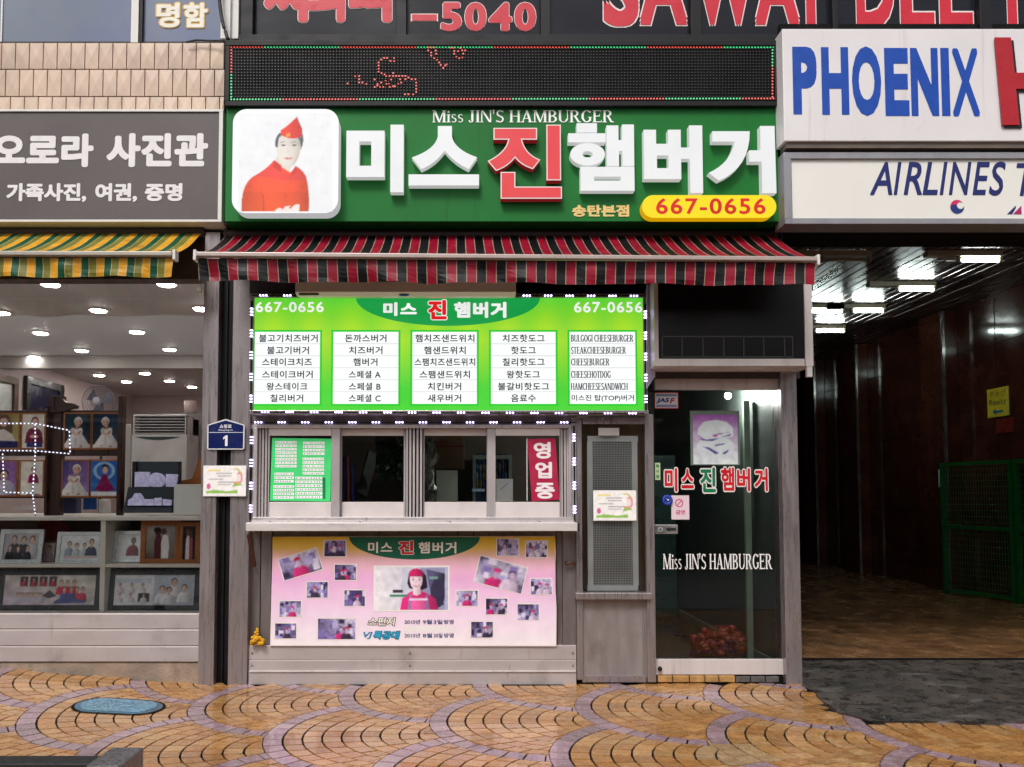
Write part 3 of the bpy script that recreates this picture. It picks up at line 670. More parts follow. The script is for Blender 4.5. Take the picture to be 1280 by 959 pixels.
# lower cladding below the counter
for (ya, yb, yo) in ((807, 825, -.02), (825.5, 839.5, -.025), (840, 856, -.035)):
    part('base_panel', PLANK, lambda m: m.pb(310.5, ya, 720.5, yb, D + yo, .1), bevel=.003)
part('base_trim', ALU, lambda m: m.pb(311, 839, 720, 840.2, D - .045, .03))
def clad(m):
    x = 340
    while x < 700: m.pb(x, 650, x + 18.6, 812, D + .04, .05, (.42, .39, .36, 1)); x += 19.4
part('tiled_apron', M('apron_tile', c(150, 142, 132), .5, 0, .2, (8, 8, 3), dirt=(c(90, 60, 40), .5, (6, 6, 2), .55)), clad)
part('apron_backing', DARK, lambda m: m.pb(312, 645, 724, 840, D + .09, .06))
part('jamb_panel', SD, lambda m: (m.pb(311.5, 664, 325, 808, D + .03, .1), m.pb(326, 664, 339, 808, D - .0, .1)), bevel=.003)
part('jamb_panel', SD, lambda m: (m.pb(696, 666, 703, 808, D + .02, .1), m.pb(703.5, 664, 720, 808, D - .0, .1)), bevel=.003)
RUST = M('rusty_iron', c(84, 50, 38), .7, .1, .35, (20, 20, 20), .4)
part('shelf_bracket', RUST, lambda m: (m.obox(P(311, 668, D - .18), P(318, 708, D - .01), .03, .02),), bevel=.003)
part('hook', RUST, lambda m: m.tube([P(719, 704, D - .02), P(713, 704, D - .05), P(708, 705, D - .05), P(707, 702, D - .05)], .012, 6))
# counter ledge
part('counter_ledge', M('ledge_aluminium', c(214, 208, 206), .4, .2, .05, (3, 12, 12), dirt=(c(150, 138, 132), .35, (3, 9, 9), .58)), lambda m: m.pb(307, 653.5, 722, 664, D - .22, .24), bevel=.004)
part('ledge_end_cap', RUBBER, lambda m: m.pb(722.3, 654, 724.5, 664, D - .2, .12), bevel=.002)
# service window: outer frame, tracks and four sliding sashes
wf = part('window_frame', SASH, lambda m: (m.pb(317, 531, 714, 535, D - .05, .14), m.pb(316, 646.5, 716, 651, D - .07, .16), m.pb(314, 651.2, 718, 653.6, D - .1, .2), m.pb(317, 535, 321, 647, D - .05, .14), m.pb(711, 535, 714.5, 647, D - .05, .14)), bevel=.002)
for q in ((323, 327, 331), (507.5, 511.5, 516, 520.5, 525), (701, 705, 708.4)): part('track_rail', SASH, lambda m: [m.pb(a, 535, a + 2.5, 647, D - .016, .1) for a in q], wf)
for q in ((320, 336), (505, 531), (699, 713)): part('track_gap', DARK, lambda m: m.pb(q[0], 534, q[1], 648, D + .05, .02), wf)
for (x0, g0x, g1x, x1, y0, yo) in ((335, 336.5, 414, 424.6, 534.5, -.03), (425.3, 427, 504.6, 507, 536.5, .02), (529.2, 530.5, 608.4, 609, 536.5, .02), (609.2, 619.4, 699.6, 700.6, 534.5, -.03)):
    def fr(m):
        Y = D + yo
        m.pb(g0x, 627.6, g1x, 646.6, Y, .033)
    sh = part('sash', M('sash_paint', c(218, 208, 206), .42, .1, .05, (6, 6, 6), dirt=(c(150, 138, 132), .3, (6, 6, 3), .6)) if 'sash_paint' not in bpy.data.materials else bpy.data.materials['sash_paint'], fr, bevel=.002)
    part('top_rail', bpy.data.materials['sash_paint'], lambda m: m.pb(g0x, y0, g1x, 544.6, D + yo, .033), sh, bevel=.002)
    for q in ((x0, g0x), (g1x, x1)): part('stile', SASH, lambda m: m.pb(q[0], y0, q[1], 646.6, D + yo - .003, .038), sh, bevel=.002)
    part('glass', TINT, lambda m: m.pb(g0x, 544.6, g1x, 627.6, D + yo + .015, .005), sh)
for q in (337, 450, 563, 675): part('screw', BLACK, lambda m: m.ball(P(q, 652.4, D - .102), .006, .004, .006, 8, 5), wf, smooth=True)
for x, y in ((315, 816), (512, 816), (716, 816), (315, 832), (512, 832), (716, 832)): part('screw', STEELD, lambda m: m.ball(P(x, y, D - .028), .008, .004, .008, 8, 5), smooth=True)
# band between lightbox and window, jambs
part('header_beam', SD, lambda m: (m.pb(313, 517, 720, 531.5, D - .02, .1),))
part('side_jamb', SASH, lambda m: m.pb(312, 530, 317.5, 652, D - .03, .1)); part('side_jamb', SASH, lambda m: m.pb(714.8, 522, 721, 652, D - .03, .1))
part('upper_panel', DARK, lambda m: m.pb(312, 280, 980, 372, D + .06, .1))
part('head_box', M('dark_soffit_box', c(60, 54, 54), .5, .2, .2), lambda m: m.pb(312, 340, 372, 372, D - .1, .1))
# side window with mesh screen
part('side_window_frame', ST, lambda m: (m.pb(720.5, 522, 728, 850, D - .03, .12), m.pb(808, 518, 818.5, 853, D - .04, .14), m.pb(728, 522, 808, 530, D - .03, .1)), bevel=.003)
part('side_window_sill', ST, lambda m: m.pb(719.5, 741.5, 815, 749.5, D - .07, .14), bevel=.004)
kp = part('kick_panel', M('kick_panel_steel', c(154, 145, 144), .42, .45, .06, (16, 16, 3), dirt=(c(108, 96, 92), .45, (4, 4, 2.2), .53), dirt2=(c(90, 76, 70), .5, (10, 10, 3), .64)), lambda m: m.pb(728, 749, 808, 848, D + .0, .05))
part('panel_bead', ST, lambda m: (m.pb(728, 845.5, 808, 853, D - .02, .06), m.pb(803.5, 752, 805.5, 845, D - .006, .01)), kp)
sg = part('side_window_glass', TINT, lambda m: m.pb(728, 530, 808, 741.5, D + .0, .006))
scf = part('mesh_screen', M('pale_screen_frame', c(244, 247, 247), .5), lambda m: (m.pb(734.5, 545, 797.5, 552, D + .05, .03), m.pb(734.5, 732, 797.5, 738.5, D + .05, .03), m.pb(734.5, 552, 741, 732, D + .05, .03), m.pb(790.5, 552, 797.5, 732, D + .05, .03)))
def mesh_(m):
    for k in range(26): x = 741 + k * 1.98; m.pb(x, 552, x + .75, 732, D + .06, .002, (.62, .62, .62, 1))
    for k in range(84): y = 552 + k * 2.15; m.pb(741, y, 790.5, y + .8, D + .063, .002, (.62, .62, .62, 1))
part('wire_mesh', M('grey_wire', None, .5), mesh_, scf)
part('screen_backing', M('screen_back', c(52, 50, 48), .7), lambda m: m.pb(741, 552, 790.5, 732, D + .09, .01), scf)
part('inner_curtain', M('amber_curtain', c(128, 98, 70), .7, 0, .3, (20, 3, 1)), lambda m: m.pb(728, 528, 812, 745, D + .14, .01))
# door
dr = part('door', AL, lambda m: m.pb(818.5, 471.5, 974, 487, D + .02, .06), bevel=.003)
part('bottom_rail', AL, lambda m: m.pb(819, 824.5, 979.5, 843.5, D + .02, .06), dr, bevel=.003)
dg = part('door_glass', DOORG, lambda m: m.box(X_(818.5, D, 640), X_(979, D, 640), D + .045, D + .053, Z_(824.5, D), Z_(487, D)), dr)
hd = part('door_handle', M('satin_chrome', c(200, 200, 198), .25, .8, .05), lambda m: m.pb(818.5, 656, 847.5, 667.5, D + .005, .03), dr, bevel=.004)
part('door_pivot', BLACK, lambda m: m.ball(P(825, 836, D - .0), .018, .02, .018), dr, smooth=True)
m = MB(); m.pb(833, 660, 845, 663.4, D + .002, .003, c(40, 40, 40)); m.tube([P(825.5, 662, D + .004), P(825.5, 662, D - .002)], .02, 14, c(150, 150, 150)); m.tube([P(825.5, 662, D - .0021), P(825.5, 662, D - .004)], .009, 10, c(60, 60, 60)); m.build('lock_barrel', VINYL, hs_)
YD = D + .043
m = MB()
for s, r, col in (('미', (830.5, 585, 847, 615), c(205, 30, 42)), ('스', (851.5, 586, 867.5, 611), c(205, 30, 42)), ('진', (875, 584, 895, 616), c(20, 120, 80)), ('햄', (901, 584, 918, 614), c(205, 30, 42)), ('버', (921, 585, 938, 614.5), c(205, 30, 42)), ('거', (943, 585, 960, 614.5), c(205, 30, 42))):
    text(m, s, r, YD, c(232, 226, 222), .085, ref=.045); text(m, s, r, YD - .001, col, .032, ref=.045)
m.build('door_lettering', VINYL, dr); m = MB(); serif(m, "Miss JIN'S HAMBURGER", (828.5, 692.5, 965, 711.5), YD, c(240, 238, 236)); m.build('door_lettering', VINYL, dr)
def brick(m):
    x = 822
    while x < 968:
        wd = R.uniform(15, 22); b = x < 905
        m.pb(x + .6, 845 if b else 846, min(x + wd, 975) - .6, 853, D - .0 if b else D + .01, .2, (.42, .23, .08, 1) if b else (.10, .09, .085, 1)); x += wd
part('threshold', M('threshold_brick', None, .5, 0, .25, (14, 14, 14), .4, 80), brick, bevel=.004)
part('threshold_bed', GROUT, lambda m: m.pb(818, 846, 980, 860, D + .015, .2))
# tinted box over the door
bx = part('overdoor_box', M('smoked_acrylic', c(20, 18, 17), .3, 0, .2, (2, 2, 2), spec=.25, dirt=(c(34, 30, 29), .5, (3, 8, 1.5), .55)), lambda m: m.pb(823, 340, 1007, 449, D - .30, .28))
part('box_frame', AL, lambda m: (m.pb(1006, 350, 1016, 458, D - .315, .3), m.pb(818, 448.5, 1006, 457.5, D - .315, .3), m.pb(817.5, 350, 823, 449, D - .315, .3)), bx, bevel=.003)
part('box_leg', AL, lambda m: m.pb(1009, 458, 1015.5, 471, D - .312, .03), bx)
part('box_soffit', M('box_soffit', c(70, 64, 62), .4, .3), lambda m: m.pb(818, 457.6, 1000, 473, D - .02, .3))
def draw_lines(m):  # thin lines slightly lighter than the dark panel they lie on
    for a in (827, 852, 878, 904, 929, 954, 980, 990): m.pb(a, 421, a + 1.4, 446, D - .304, .003, (.045, .042, .042, 1))
    m.pb(827, 420, 992, 421.6, D - .304, .003, (.055, .05, .05, 1)); m.pb(827, 445.5, 992, 447, D - .304, .003, (.045, .042, .042, 1))
part('panel_lines', M('faint_line', None, .4), draw_lines, bx)
m = MB(); b0 = P(910, 495, 7.1); m.ball(b0, .028, .028, .028, 12, 8); o = m.build('ceiling_bulb', BULB, None, smooth=True); tag(o, 'small glowing bulb inside the shop seen through top of door', 'light bulb')

# ------------------------------------------------------------------ lit menu board
YB = D - .16
ml = thing('menu_lightbox', 'lit green menu board with five white price-list panels above the serving window', 'menu board', P(560, 517, YB + .08))
m = MB(); m.pb(312, 367, 811, 372, YB - .015, .16); m.pb(312, 513, 811, 518, YB - .015, .16); m.pb(312, 372, 317, 513, YB - .015, .16); m.pb(804.5, 372, 809, 513, YB - .015, .16)
m.build('frame', STEEL, ml, bevel=.003)
m = MB(); m.pb(317.3, 366, 804.3, 512.8, YB + .006, .135); m.build('housing', BLACK, ml)
m = MB(); x0, x1 = X_(317, YB, 440), X_(804.5, YB, 440); z0, z1 = Z_(513, YB), Z_(372, YB)
ga, gb = c(96, 226, 40), c(176, 238, 40)
nx = 60
for i in range(nx):
    for j in range(16):
        q = []; cc = []
        for (u, v) in ((i, j), (i + 1, j), (i + 1, j + 1), (i, j + 1)):
            U, V = u / nx, v / 16
            f = max(0, 1 - abs((V - .62) / .42)) ; f = f * (.6 + .4 * math.sin(U * math.pi * 10.0) ** 2)
            h = 1 - V
            base = (lin(80) * (1 - f) + lin(205) * f, lin(222) * (1 - f) + lin(248) * f, lin(60) * (1 - f) + lin(36) * f, 1)
            q.append((x0 + (x1 - x0) * U, YB, z0 + (z1 - z0) * V)); cc.append(base)
        n = len(m.V); m.V += [Vector(p) for p in q]; m.C += cc; m.F.append([n, n + 1, n + 2, n + 3])
cx, cz = X_(560, YB, 372), Z_(372, YB) - .003; rx = X_(675, YB, 372) - cx; rz = cz - Z_(407.5, YB)
m.poly([(cx + rx * math.cos(math.pi + math.pi * k / 32), YB - .001, cz + rz * math.sin(math.pi + math.pi * k / 32)) for k in range(33)], c(24, 168, 78))
m.build('lit_face', LIT, ml)
m = MB()
PAN = ((318.5, 400), (416.6, 498), (515.5, 596), (613.7, 694.5), (712, 794))
for a, b in PAN:
    def rc(x0, y0, x1, y1, dy, col): m.poly([(X_(x0, YB, 440), YB - dy, Z_(y1, YB)), (X_(x1, YB, 440), YB - dy, Z_(y1, YB)), (X_(x1, YB, 440), YB - dy, Z_(y0, YB)), (X_(x0, YB, 440), YB - dy, Z_(y0, YB))], col)
    rc(a - 2.6, 412.5, b + 2.6, 507.5, .001, c(40, 200, 40)); rc(a, 415, b, 505, .002, c(250, 252, 252))
    for k in range(1, 6): rc(a, 415 + 15 * k - .4, b, 415 + 15 * k + .3, .0025, c(188, 200, 205))
m.build('price_panel', LITB, ml)
m = MB(); YT = YB - .003; wht = c(255, 255, 255); ink = c(36, 44, 52)
text(m, '667-0656', (319.7, 377.5, 404.7, 390.3), YT, wht, .02, sp=1.12); text(m, '667-0656', (717.6, 377.5, 803, 390.7), YT, wht, .02, sp=1.12)
text(m, '미스', (479, 378, 521, 395), YT, wht, .05, sp=1.15); text(m, '햄버거', (567.5, 377.5, 633, 397.5), YT, wht, .05, sp=1.1)
text(m, '진', (535, 375, 558.5, 399.5), YT, wht, .09, ref=.05); text(m, '진', (535, 375, 558.5, 399.5), YT - .001, c(235, 30, 30), .05)
z7 = lambda v: v / 3.2 + 240; z8 = lambda v: v / 2.909 + 600
rows = [423, 438, 452.6, 468.2, 483.2, 497.9]
menu = [[('불고기치즈버거', 268, 503), ('불고기버거', 300, 468), ('스테이크치즈', 280, 480), ('스테이크버거', 280, 483), ('왕스테이크', 298, 462), ('칠리버거', 313, 445)],
        [('돈까스버거', 612, 778), ('치즈버거', 628, 762), ('햄버거', 645, 742), ('스페셜 A', 627, 755), ('스페셜 B', 627, 755), ('스페셜 C', 627, 755)],
        [('햄치즈샌드위치', 893, 1130), ('햄샌드위치', 928, 1095), ('스팸치즈샌드위치', 890, 1133), ('스팸샌드위치', 910, 1112), ('치킨버거', 943, 1077), ('새우버거', 943, 1077)],
        [('치즈핫도그', 82, 235), ('핫도그', 113, 203), ('칠리핫도그', 82, 235), ('왕핫도그', 97, 218), ('불갈비핫도그', 65, 252), ('음료수', 113, 203)]]
for ci, col in enumerate(menu):
    f = z8 if ci == 3 else z7
    for ri, (s, a, b) in enumerate(col): text(m, s, (f(a), rows[ri] - 4.9, f(b), rows[ri] + 4.9), YT, ink, .022, sp=1.08)
for ri, (s, b) in enumerate((('BULGOGI CHEESEBURGER', 557), ('STEAKCHEESEBURGER', 530), ('CHEESEBURGER', 470), ('CHEESEHOTDOG', 475), ('HAMCHEESESANDWICH', 537))):
    for q in (0, .35): serif(m, s, (z8(330) + q, rows[ri] - 4.3, z8(b) + q, rows[ri] + 4.3), YT - q * .003, ink)
text(m, '미스진 탑(TOP)버거', (z8(333), rows[5] - 4.3, z8(560), rows[5] + 4.5), YT, ink, .02)
m.build('lettering', M('backlit_ink', None, .4, emit=.85), ml)
m = MB(); m.poly([P(808.5, 356, YB - .03), P(818, 356, YB + .02), P(818, 472, YB + .02), P(808.5, 486, YB - .03)][::-1]); m.poly([P(818, 356, YB + .02), P(818, 356, YB + .15), P(818, 472, YB + .15), P(818, 472, YB + .02)])
m.build('side_sheet', M('lilac_acrylic', c(188, 186, 214), .3, 0, .06), ml, solid=.006)
# LED strips round the board and the window
def leds(name, runs, parent, Y, label=None):
    strip = MB(); l = MB()
    for (x0, y0, x1, y1, n) in runs:
        hor = abs(x1 - x0) > abs(y1 - y0)
        strip.obox(P(x0, y0, Y + .008), P(x1, y1, Y + .008), .012, .006, c(60, 58, 70))
        for k in range(n):
            f = (k + .5) / n; cx, cy = x0 + (x1 - x0) * f, y0 + (y1 - y0) * f
            for q in (-1, 0, 1):
                p = P(cx + (q * 3.8 if hor else 0), cy + (0 if hor else q * 3.8), Y)
                if hor: l.ball(p, .0072, .005, .0068, 8, 5)
                else: l.ball(p, .0125, .005, .0055, 8, 5)
    s = strip.build('led_strip', BLACK, parent); l.build('led', LED, s, smooth=True)
leds('strip', [(314, 369, 374, 369.5, 2)], ml, YB - .03); leds('strip', [(645, 369.5, 806, 370, 6)], ml, YB - .03)
leds('strip', [(316, 514.8, 806, 516.8, 16)], ml, YB - .03)
leds('strip', [(314.5, 376, 313.5, 512, 5)], ml, YB - .03)
leds('strip', [(806.5, 380, 807.5, 512, 5)], ml, YB - .03)
leds('strip', [(308, 528, 720, 528, 14)], hs_, D - .05)
leds('strip', [(314.5, 536, 313, 650, 4)], hs_, D - .05)
leds('strip', [(717.5, 532, 718.5, 652, 4)], hs_, D - .05)
# air curtain
YA = D - .42
m = MB(); prof = [(352, 0), (365, 0), (370.5, .05), (373, .2), (353, .24)]
xa, xb = X_(369, YA, 362), X_(645, YA, 362); pr = [(YA + d, Z_(y, YA + d)) for y, d in prof]
for k in range(len(pr)):
    a, b = pr[k - 1], pr[k]; m.poly([(xa, a[0], a[1]), (xa, b[0], b[1]), (xb, b[0], b[1]), (xb, a[0], a[1])])
m.poly([(xa, *q) for q in pr][::-1]); m.poly([(xb, *q) for q in pr])
ac = tag(m.build('air_curtain', M('cream_plastic', c(214, 205, 190), .4, 0, .04), None, bevel=.004), 'long cream air curtain unit mounted under the red awning', 'air curtain')
lp = lambda o: o
m = MB(); e = P(505, 368.5, YA + .03); m.ball(e, .04, .01, .013, 14, 6, c(30, 110, 175)); q = m.build('badge', GLOSSP, ac, smooth=True)
m = MB(); m.pb(374, 366.6, 398, 368.6, YA + .012, .02, c(50, 48, 46)); m.build('vent_slot', PRINT, ac)

# ------------------------------------------------------------------ green shop sign
YS = D - .26
gs = thing('shop_sign', 'green hamburger shop sign with raised white and red letters over the striped awning', 'sign', P(628, 277, D))
m = MB(); m.pb(282, 133.5, 973, 277, YS, .24); m.build('panel', M('sign_green', c(20, 112, 44), .5, 0, .08, (2, 2, 2), spec=.25, dirt=(c(22, 84, 42), .55, (12, 12, .9), .56)), gs, bevel=.004)
def zz(sx, sy, ox, oy): return lambda pts: [(ox + x / sx, oy + y / sy) for x, y in pts]
def curve(pts):      # ('c', control, end) turns into a quadratic curve
    o = []
    for p in pts:
        if len(p) == 3 and p[0] == 'c':
            a, b, e = o[-1], p[1], p[2]
            for k in range(1, 9):
                t = k / 8; o.append(((1 - t) ** 2 * a[0] + 2 * t * (1 - t) * b[0] + t * t * e[0], (1 - t) ** 2 * a[1] + 2 * t * (1 - t) * b[1] + t * t * e[1]))
        else: o.append(p)
    return o
def ell(cx, cy, rx, ry, n=28): return [(cx + rx * math.cos(2 * math.pi * k / n), cy + ry * math.sin(2 * math.pi * k / n)) for k in range(n)]
def rect(a, b, x, y): return [(a, b), (x, b), (x, y), (a, y)]
def world(pts, Y):
    my = sum(p[1] for p in pts) / len(pts); return [(X_(x, Y, my), Z_(y, Y)) for x, y in pts]
def inset(L, d):
    n = len(L); ar = sum(L[i - 1][0] * L[i][1] - L[i][0] * L[i - 1][1] for i in range(n)); sg = 1 if ar > 0 else -1; o = []
    for i in range(n):
        a, b, e = Vector(L[i - 1]), Vector(L[i]), Vector(L[(i + 1) % n])
        d1, d2 = (b - a).normalized(), (e - b).normalized(); n1, n2 = Vector((-d1.y, d1.x)) * sg, Vector((-d2.y, d2.x)) * sg
        k = (n1 + n2); k = k / max(.35, k.dot(n1)) if k.length > 1e-6 else n1
        o.append(tuple(b + k * d))
    return o
YL = YS - .066
LW = M('white_channel_face', None, .35, 0, .02, (4, 4, 4), emit=.55)  # emission added to lift the letter faces from grey to white
A5 = zz(4.267, 4.267, 420, 140); A6 = zz(4.267, 4.267, 690, 140)
white = c(246, 248, 250); side = c(222, 224, 222)
letters = [('w', [(A5(rect(55, 100, 258, 347)), [A5(rect(123, 157, 188, 287))]), (A5(rect(290, 68, 360, 428)), [])]),
 ('w', [(A5(curve([(543, 75), (618, 75), (618, 130), ('c', (630, 200), (752, 242)), (708, 305), ('c', (630, 270), (580, 205)), ('c', (530, 275), (455, 306)), (405, 243), ('c', (530, 200), (543, 130))])), []), (A5(rect(387, 333, 763, 392)), [])]),
 ('r', [(A5(curve([(840, 85), (1073, 85), (1073, 148), (993, 148), ('c', (1010, 225), (1090, 255)), (1050, 306), ('c', (985, 285), (955, 245)), ('c', (915, 295), (853, 315)), (808, 262), ('c', (905, 215), (918, 148)), (840, 148)])), []), (A5(rect(1122, 68, 1200, 365)), []), (A5([(878, 320), (957, 320), (957, 398), (1205, 398), (1205, 463), (878, 463)]), [])]),
 ('w', [(A6(rect(132, 60, 240, 109)), []), (A6(rect(87, 114, 285, 162)), []), (A6(ell(190, 226, 93, 60)), [A6(ell(190, 226, 28, 17, 16))]), (A6([(292, 72), (355, 72), (355, 150), (375, 150), (375, 67), (438, 67), (438, 288), (375, 288), (375, 208), (357, 208), (357, 288), (292, 288)]), []), (A6(rect(152, 293, 440, 420)), [A6(rect(225, 345, 368, 366))])]),
 ('w', [(A6([(490, 95), (556, 95), (556, 170), (620, 170), (620, 95), (688, 95), (688, 190), (733, 190), (733, 72), (803, 72), (803, 432), (735, 432), (735, 250), (688, 250), (688, 358), (490, 358)]), [A6(rect(560, 232, 622, 300))])]),
 ('w', [(A6(curve([(857, 103), (1057, 103), ('c', (1055, 300), (888, 366)), (835, 325), ('c', (955, 270), (977, 158)), (857, 158)])), []), (A6([(1113, 75), (1190, 75), (1194, 433), (1118, 433), (1118, 265), (1052, 265), (1052, 205), (1113, 205)]), [])])]
for kind, parts in letters:
    m = MB()
    for outer, holes in parts:
        W = world(outer, YL)
        if kind == 'w': m.prism(W, YL, .064, [world(h, YL) for h in holes], white, side)
        else:
            m.prism(W, YL, .064, (), c(244, 226, 222), c(140, 20, 30)); m.prism(inset(W, .009), YL - .003, .002, (), c(236, 66, 72), c(236, 66, 72))
    m.build('channel_letter', LW, gs)
m = MB(); serif(m, "Miss JIN'S HAMBURGER", (540, 138, 767, 153), YS - .004, c(252, 252, 250)); m.build('lettering', VINYL, gs); m = MB()
text(m, '송탄본점', (715, 256, 786.5, 271), YS - .004, c(238, 206, 130), .045); m.build('lettering', VINYL, gs)
YP = YS - .085
m = MB(); x0, x1, y0, y1 = 802.5, 970.5, 244, 272.5; r = (y1 - y0) / 2
st_ = [(x1 - r + r * math.sin(math.pi * k / 14), y0 + r - r * math.cos(math.pi * k / 14)) for k in range(15)] + [(x0 + r - r * math.sin(math.pi * k / 14), y0 + r + r * math.cos(math.pi * k / 14)) for k in range(15)]
m.prism(world(st_, YP), YP, .083, (), c(252, 226, 8), c(230, 170, 0)); pill = m.build('phone_plate', LIT, gs)
m = MB(); text(m, '667-0656', (820, 247.8, 957, 267.8), YP - .002, c(226, 30, 24), .022, sp=1.15); m.build('lettering', M('backlit_red', None, .4, emit=.5), pill)
# portrait light box
YQ = YS - .12; A2 = zz(3.197, 3.197, 270, 0)
def rrect(x0, y0, x1, y1, r, n=7):
    o = []
    for (cx, cy, a0) in ((x1 - r, y0 + r, -90), (x1 - r, y1 - r, 0), (x0 + r, y1 - r, 90), (x0 + r, y0 + r, 180)):
        for k in range(n + 1): a = math.radians(a0 + 90 * k / n); o.append((cx + r * math.cos(a), cy + r * math.sin(a)))
    return o
m = MB(); m.prism(world(rrect(290.5, 136.5, 423, 266.5, 17), YQ), YQ, .12, (), c(248, 249, 252), c(190, 190, 192)); pb_ = m.build('portrait_lightbox', M('portrait_face', None, .3, 0, .008, emit=.85), gs)
m = MB(); PS = []; px0, py0, px1, py1 = 298, 141, 416, 264.5
def pp(pts, layer, col): PS.append((layer, ('p', [((x - px0) / (px1 - px0), (py1 - y) / (py1 - py0)) for x, y in A2(curve(pts))], col)))
pp([(105, 846), ('c', (98, 740), (150, 705)), ('c', (200, 680), (232, 640)), (262, 660), (300, 690), (318, 664), ('c', (350, 680), (362, 710)), ('c', (378, 780), (372, 846))], 1, lambda u, v: [x * (.78 + .34 * math.sin(min(1, max(0, (u - .04) / .68)) * math.pi) - .12 * (v < .2) + .1 * math.sin(u * 21 + v * 9) * (.45 - abs(v - .25))) for x in (lin(250), lin(96 - 40 * v), lin(38 + 30 * v))])
pp([(150, 705), ('c', (200, 680), (232, 640)), (262, 690), (300, 700), (318, 664), ('c', (350, 680), (362, 715)), ('c', (300, 730), (240, 715)), ('c', (190, 705), (150, 705))], 2, lambda u, v: [x * (.8 + .3 * math.sin(min(1, max(0, (u - .1) / .6)) * math.pi)) for x in c(240, 70, 58)[:3]])
pp([(238, 640), (250, 615), (300, 640), (296, 690), (262, 668)], 3, c(244, 224, 210))
pp(ell(291, 572, 55, 52), 2, c(96, 104, 108)); pp(curve([(240, 585), ('c', (240, 540), (288, 535)), ('c', (338, 540), (338, 590)), ('c', (334, 640), (306, 664)), ('c', (284, 676), (262, 656)), ('c', (242, 630), (240.5, 590))]), 4, lambda u, v: [x * (1.0 - .28 * max(0, (u - .5) / .14) ** 1.5 - .1 * (v > .66)) for x in (lin(244), lin(236), lin(226))]); pp([(338, 585), ('c', (334, 640), (306, 664)), ('c', (322, 630), (328, 585))], 5, c(214, 200, 190))
pp([(236, 586), ('c', (232, 545), (256, 530)), ('c', (247, 560), (246, 592))], 5, c(84, 92, 98)); pp([(344, 530), ('c', (352, 560), (344, 585)), (338, 560)], 5, c(84, 92, 98))
for ex in (268, 312):
    pp(ell(ex, 581, 8, 3.4, 12), 5, c(70, 76, 80)); pp([(ex - 13, 571), ('c', (ex, 562), (ex + 12, 569)), ('c', (ex, 566), (ex - 13, 574))], 5, c(120, 128, 130))
pp([(286, 600), (294, 608), (284, 610)], 5, c(222, 214, 206)); pp([(270, 632), ('c', (288, 626), (306, 632)), ('c', (290, 645), (270, 632))], 5, c(214, 88, 84)); pp([(276, 632), ('c', (290, 631), (301, 633)), ('c', (290, 636), (276, 632))], 6, c(250, 240, 236))
pp([(256, 522), ('c', (290, 500), (322, 466)), ('c', (330, 490), (344, 516)), (342, 546), ('c', (300, 566), (258, 540))], 7, lambda u, v: [x * (1.1 - .3 * max(0, (u - .5) / .14)) for x in c(236, 58, 44)[:3]]); pp([(322, 468), (330, 500), (344, 518), (336, 500)], 8, c(196, 36, 36))
pp([(278, 552), (281, 530), (286, 542), (292, 528), (296, 550), (291, 541), (287, 550), (283, 541)], 8, c(248, 190, 70))
pp([(236, 845), ('c', (255, 822), (268, 838)), ('c', (285, 818), (300, 836)), ('c', (315, 812), (336, 818)), (334, 846)], 5, c(250, 240, 234)); pp([(276, 832), (300, 826), (300, 822), (276, 826)], 6, c(248, 236, 232))
pp([(188, 846), ('c', (192, 790), (176, 752)), ('c', (200, 790), (194, 846))], 3, c(214, 74, 30)); pp([(232, 640), (228, 668), (262, 690), (262, 662)], 4, c(220, 52, 40)); pp([(318, 664), (326, 690), (302, 704), (300, 690)], 4, c(220, 52, 40))
PS.sort(key=lambda q: q[0]); ppic(m, (px0, py0, px1, py1), YQ - .0015, [q[1] for q in PS], [c(248, 249, 252)] * 4, nx=150, ny=158, ns=0.0, soft=.7, grain=.12)
m.build('portrait_print', M('portrait_ink', None, .35, 0, .03, (14, 14, 14), emit=.6), pb_)

# ------------------------------------------------------------------ LED ticker
YK = D - .3
tk = thing('led_ticker', 'long black LED message board with red and green border dots above the green sign', 'LED board', P(628, 132, D))
m = MB(); m.pb(281, 50, 971.5, 57, YK, .28); m.pb(281, 126.5, 971.5, 132.5, YK, .28); m.pb(281, 57, 287, 126.5, YK, .28); m.pb(968.5, 57, 971.5, 126.5, YK, .28); m.build('casing', BLACK, tk, bevel=.005)
m = MB(); m.pb(287, 57, 968.5, 126.5, YK + .02, .2); m.build('matrix_board', M('matrix_black', c(6, 6, 7), .7, spec=.15), tk)
mr_, mg_, md_ = MB(), MB(), MB(); YM = YK + .014
def dot(mm, x, y, r=.0085, col=(.1, .09, .1, 1)):
    p = P(x, y, YM); mm.poly([p + Vector((r * math.cos(a), 0, r * math.sin(a))) for a in [math.pi * 2 * k / 6 for k in range(6)]], col)
px = 289; k = 0
while px < 967:
    dot(mg_ if ((k + 14) // 25) % 2 else mr_, px, 58.8 + (px - 289) * .0005, .0078); dot(mg_ if ((k + 8) // 25) % 2 == 0 else mr_, px, 124.3 - (px - 289) * .0017, .0078); k += 1; px += 3.83
for k in range(16):
    y = 62.6 + k * 3.9; dot(mr_ if k < 8 else mg_, 289, y, .0078); dot(mg_ if k < 6 else mr_, 965.6, y, .0078)
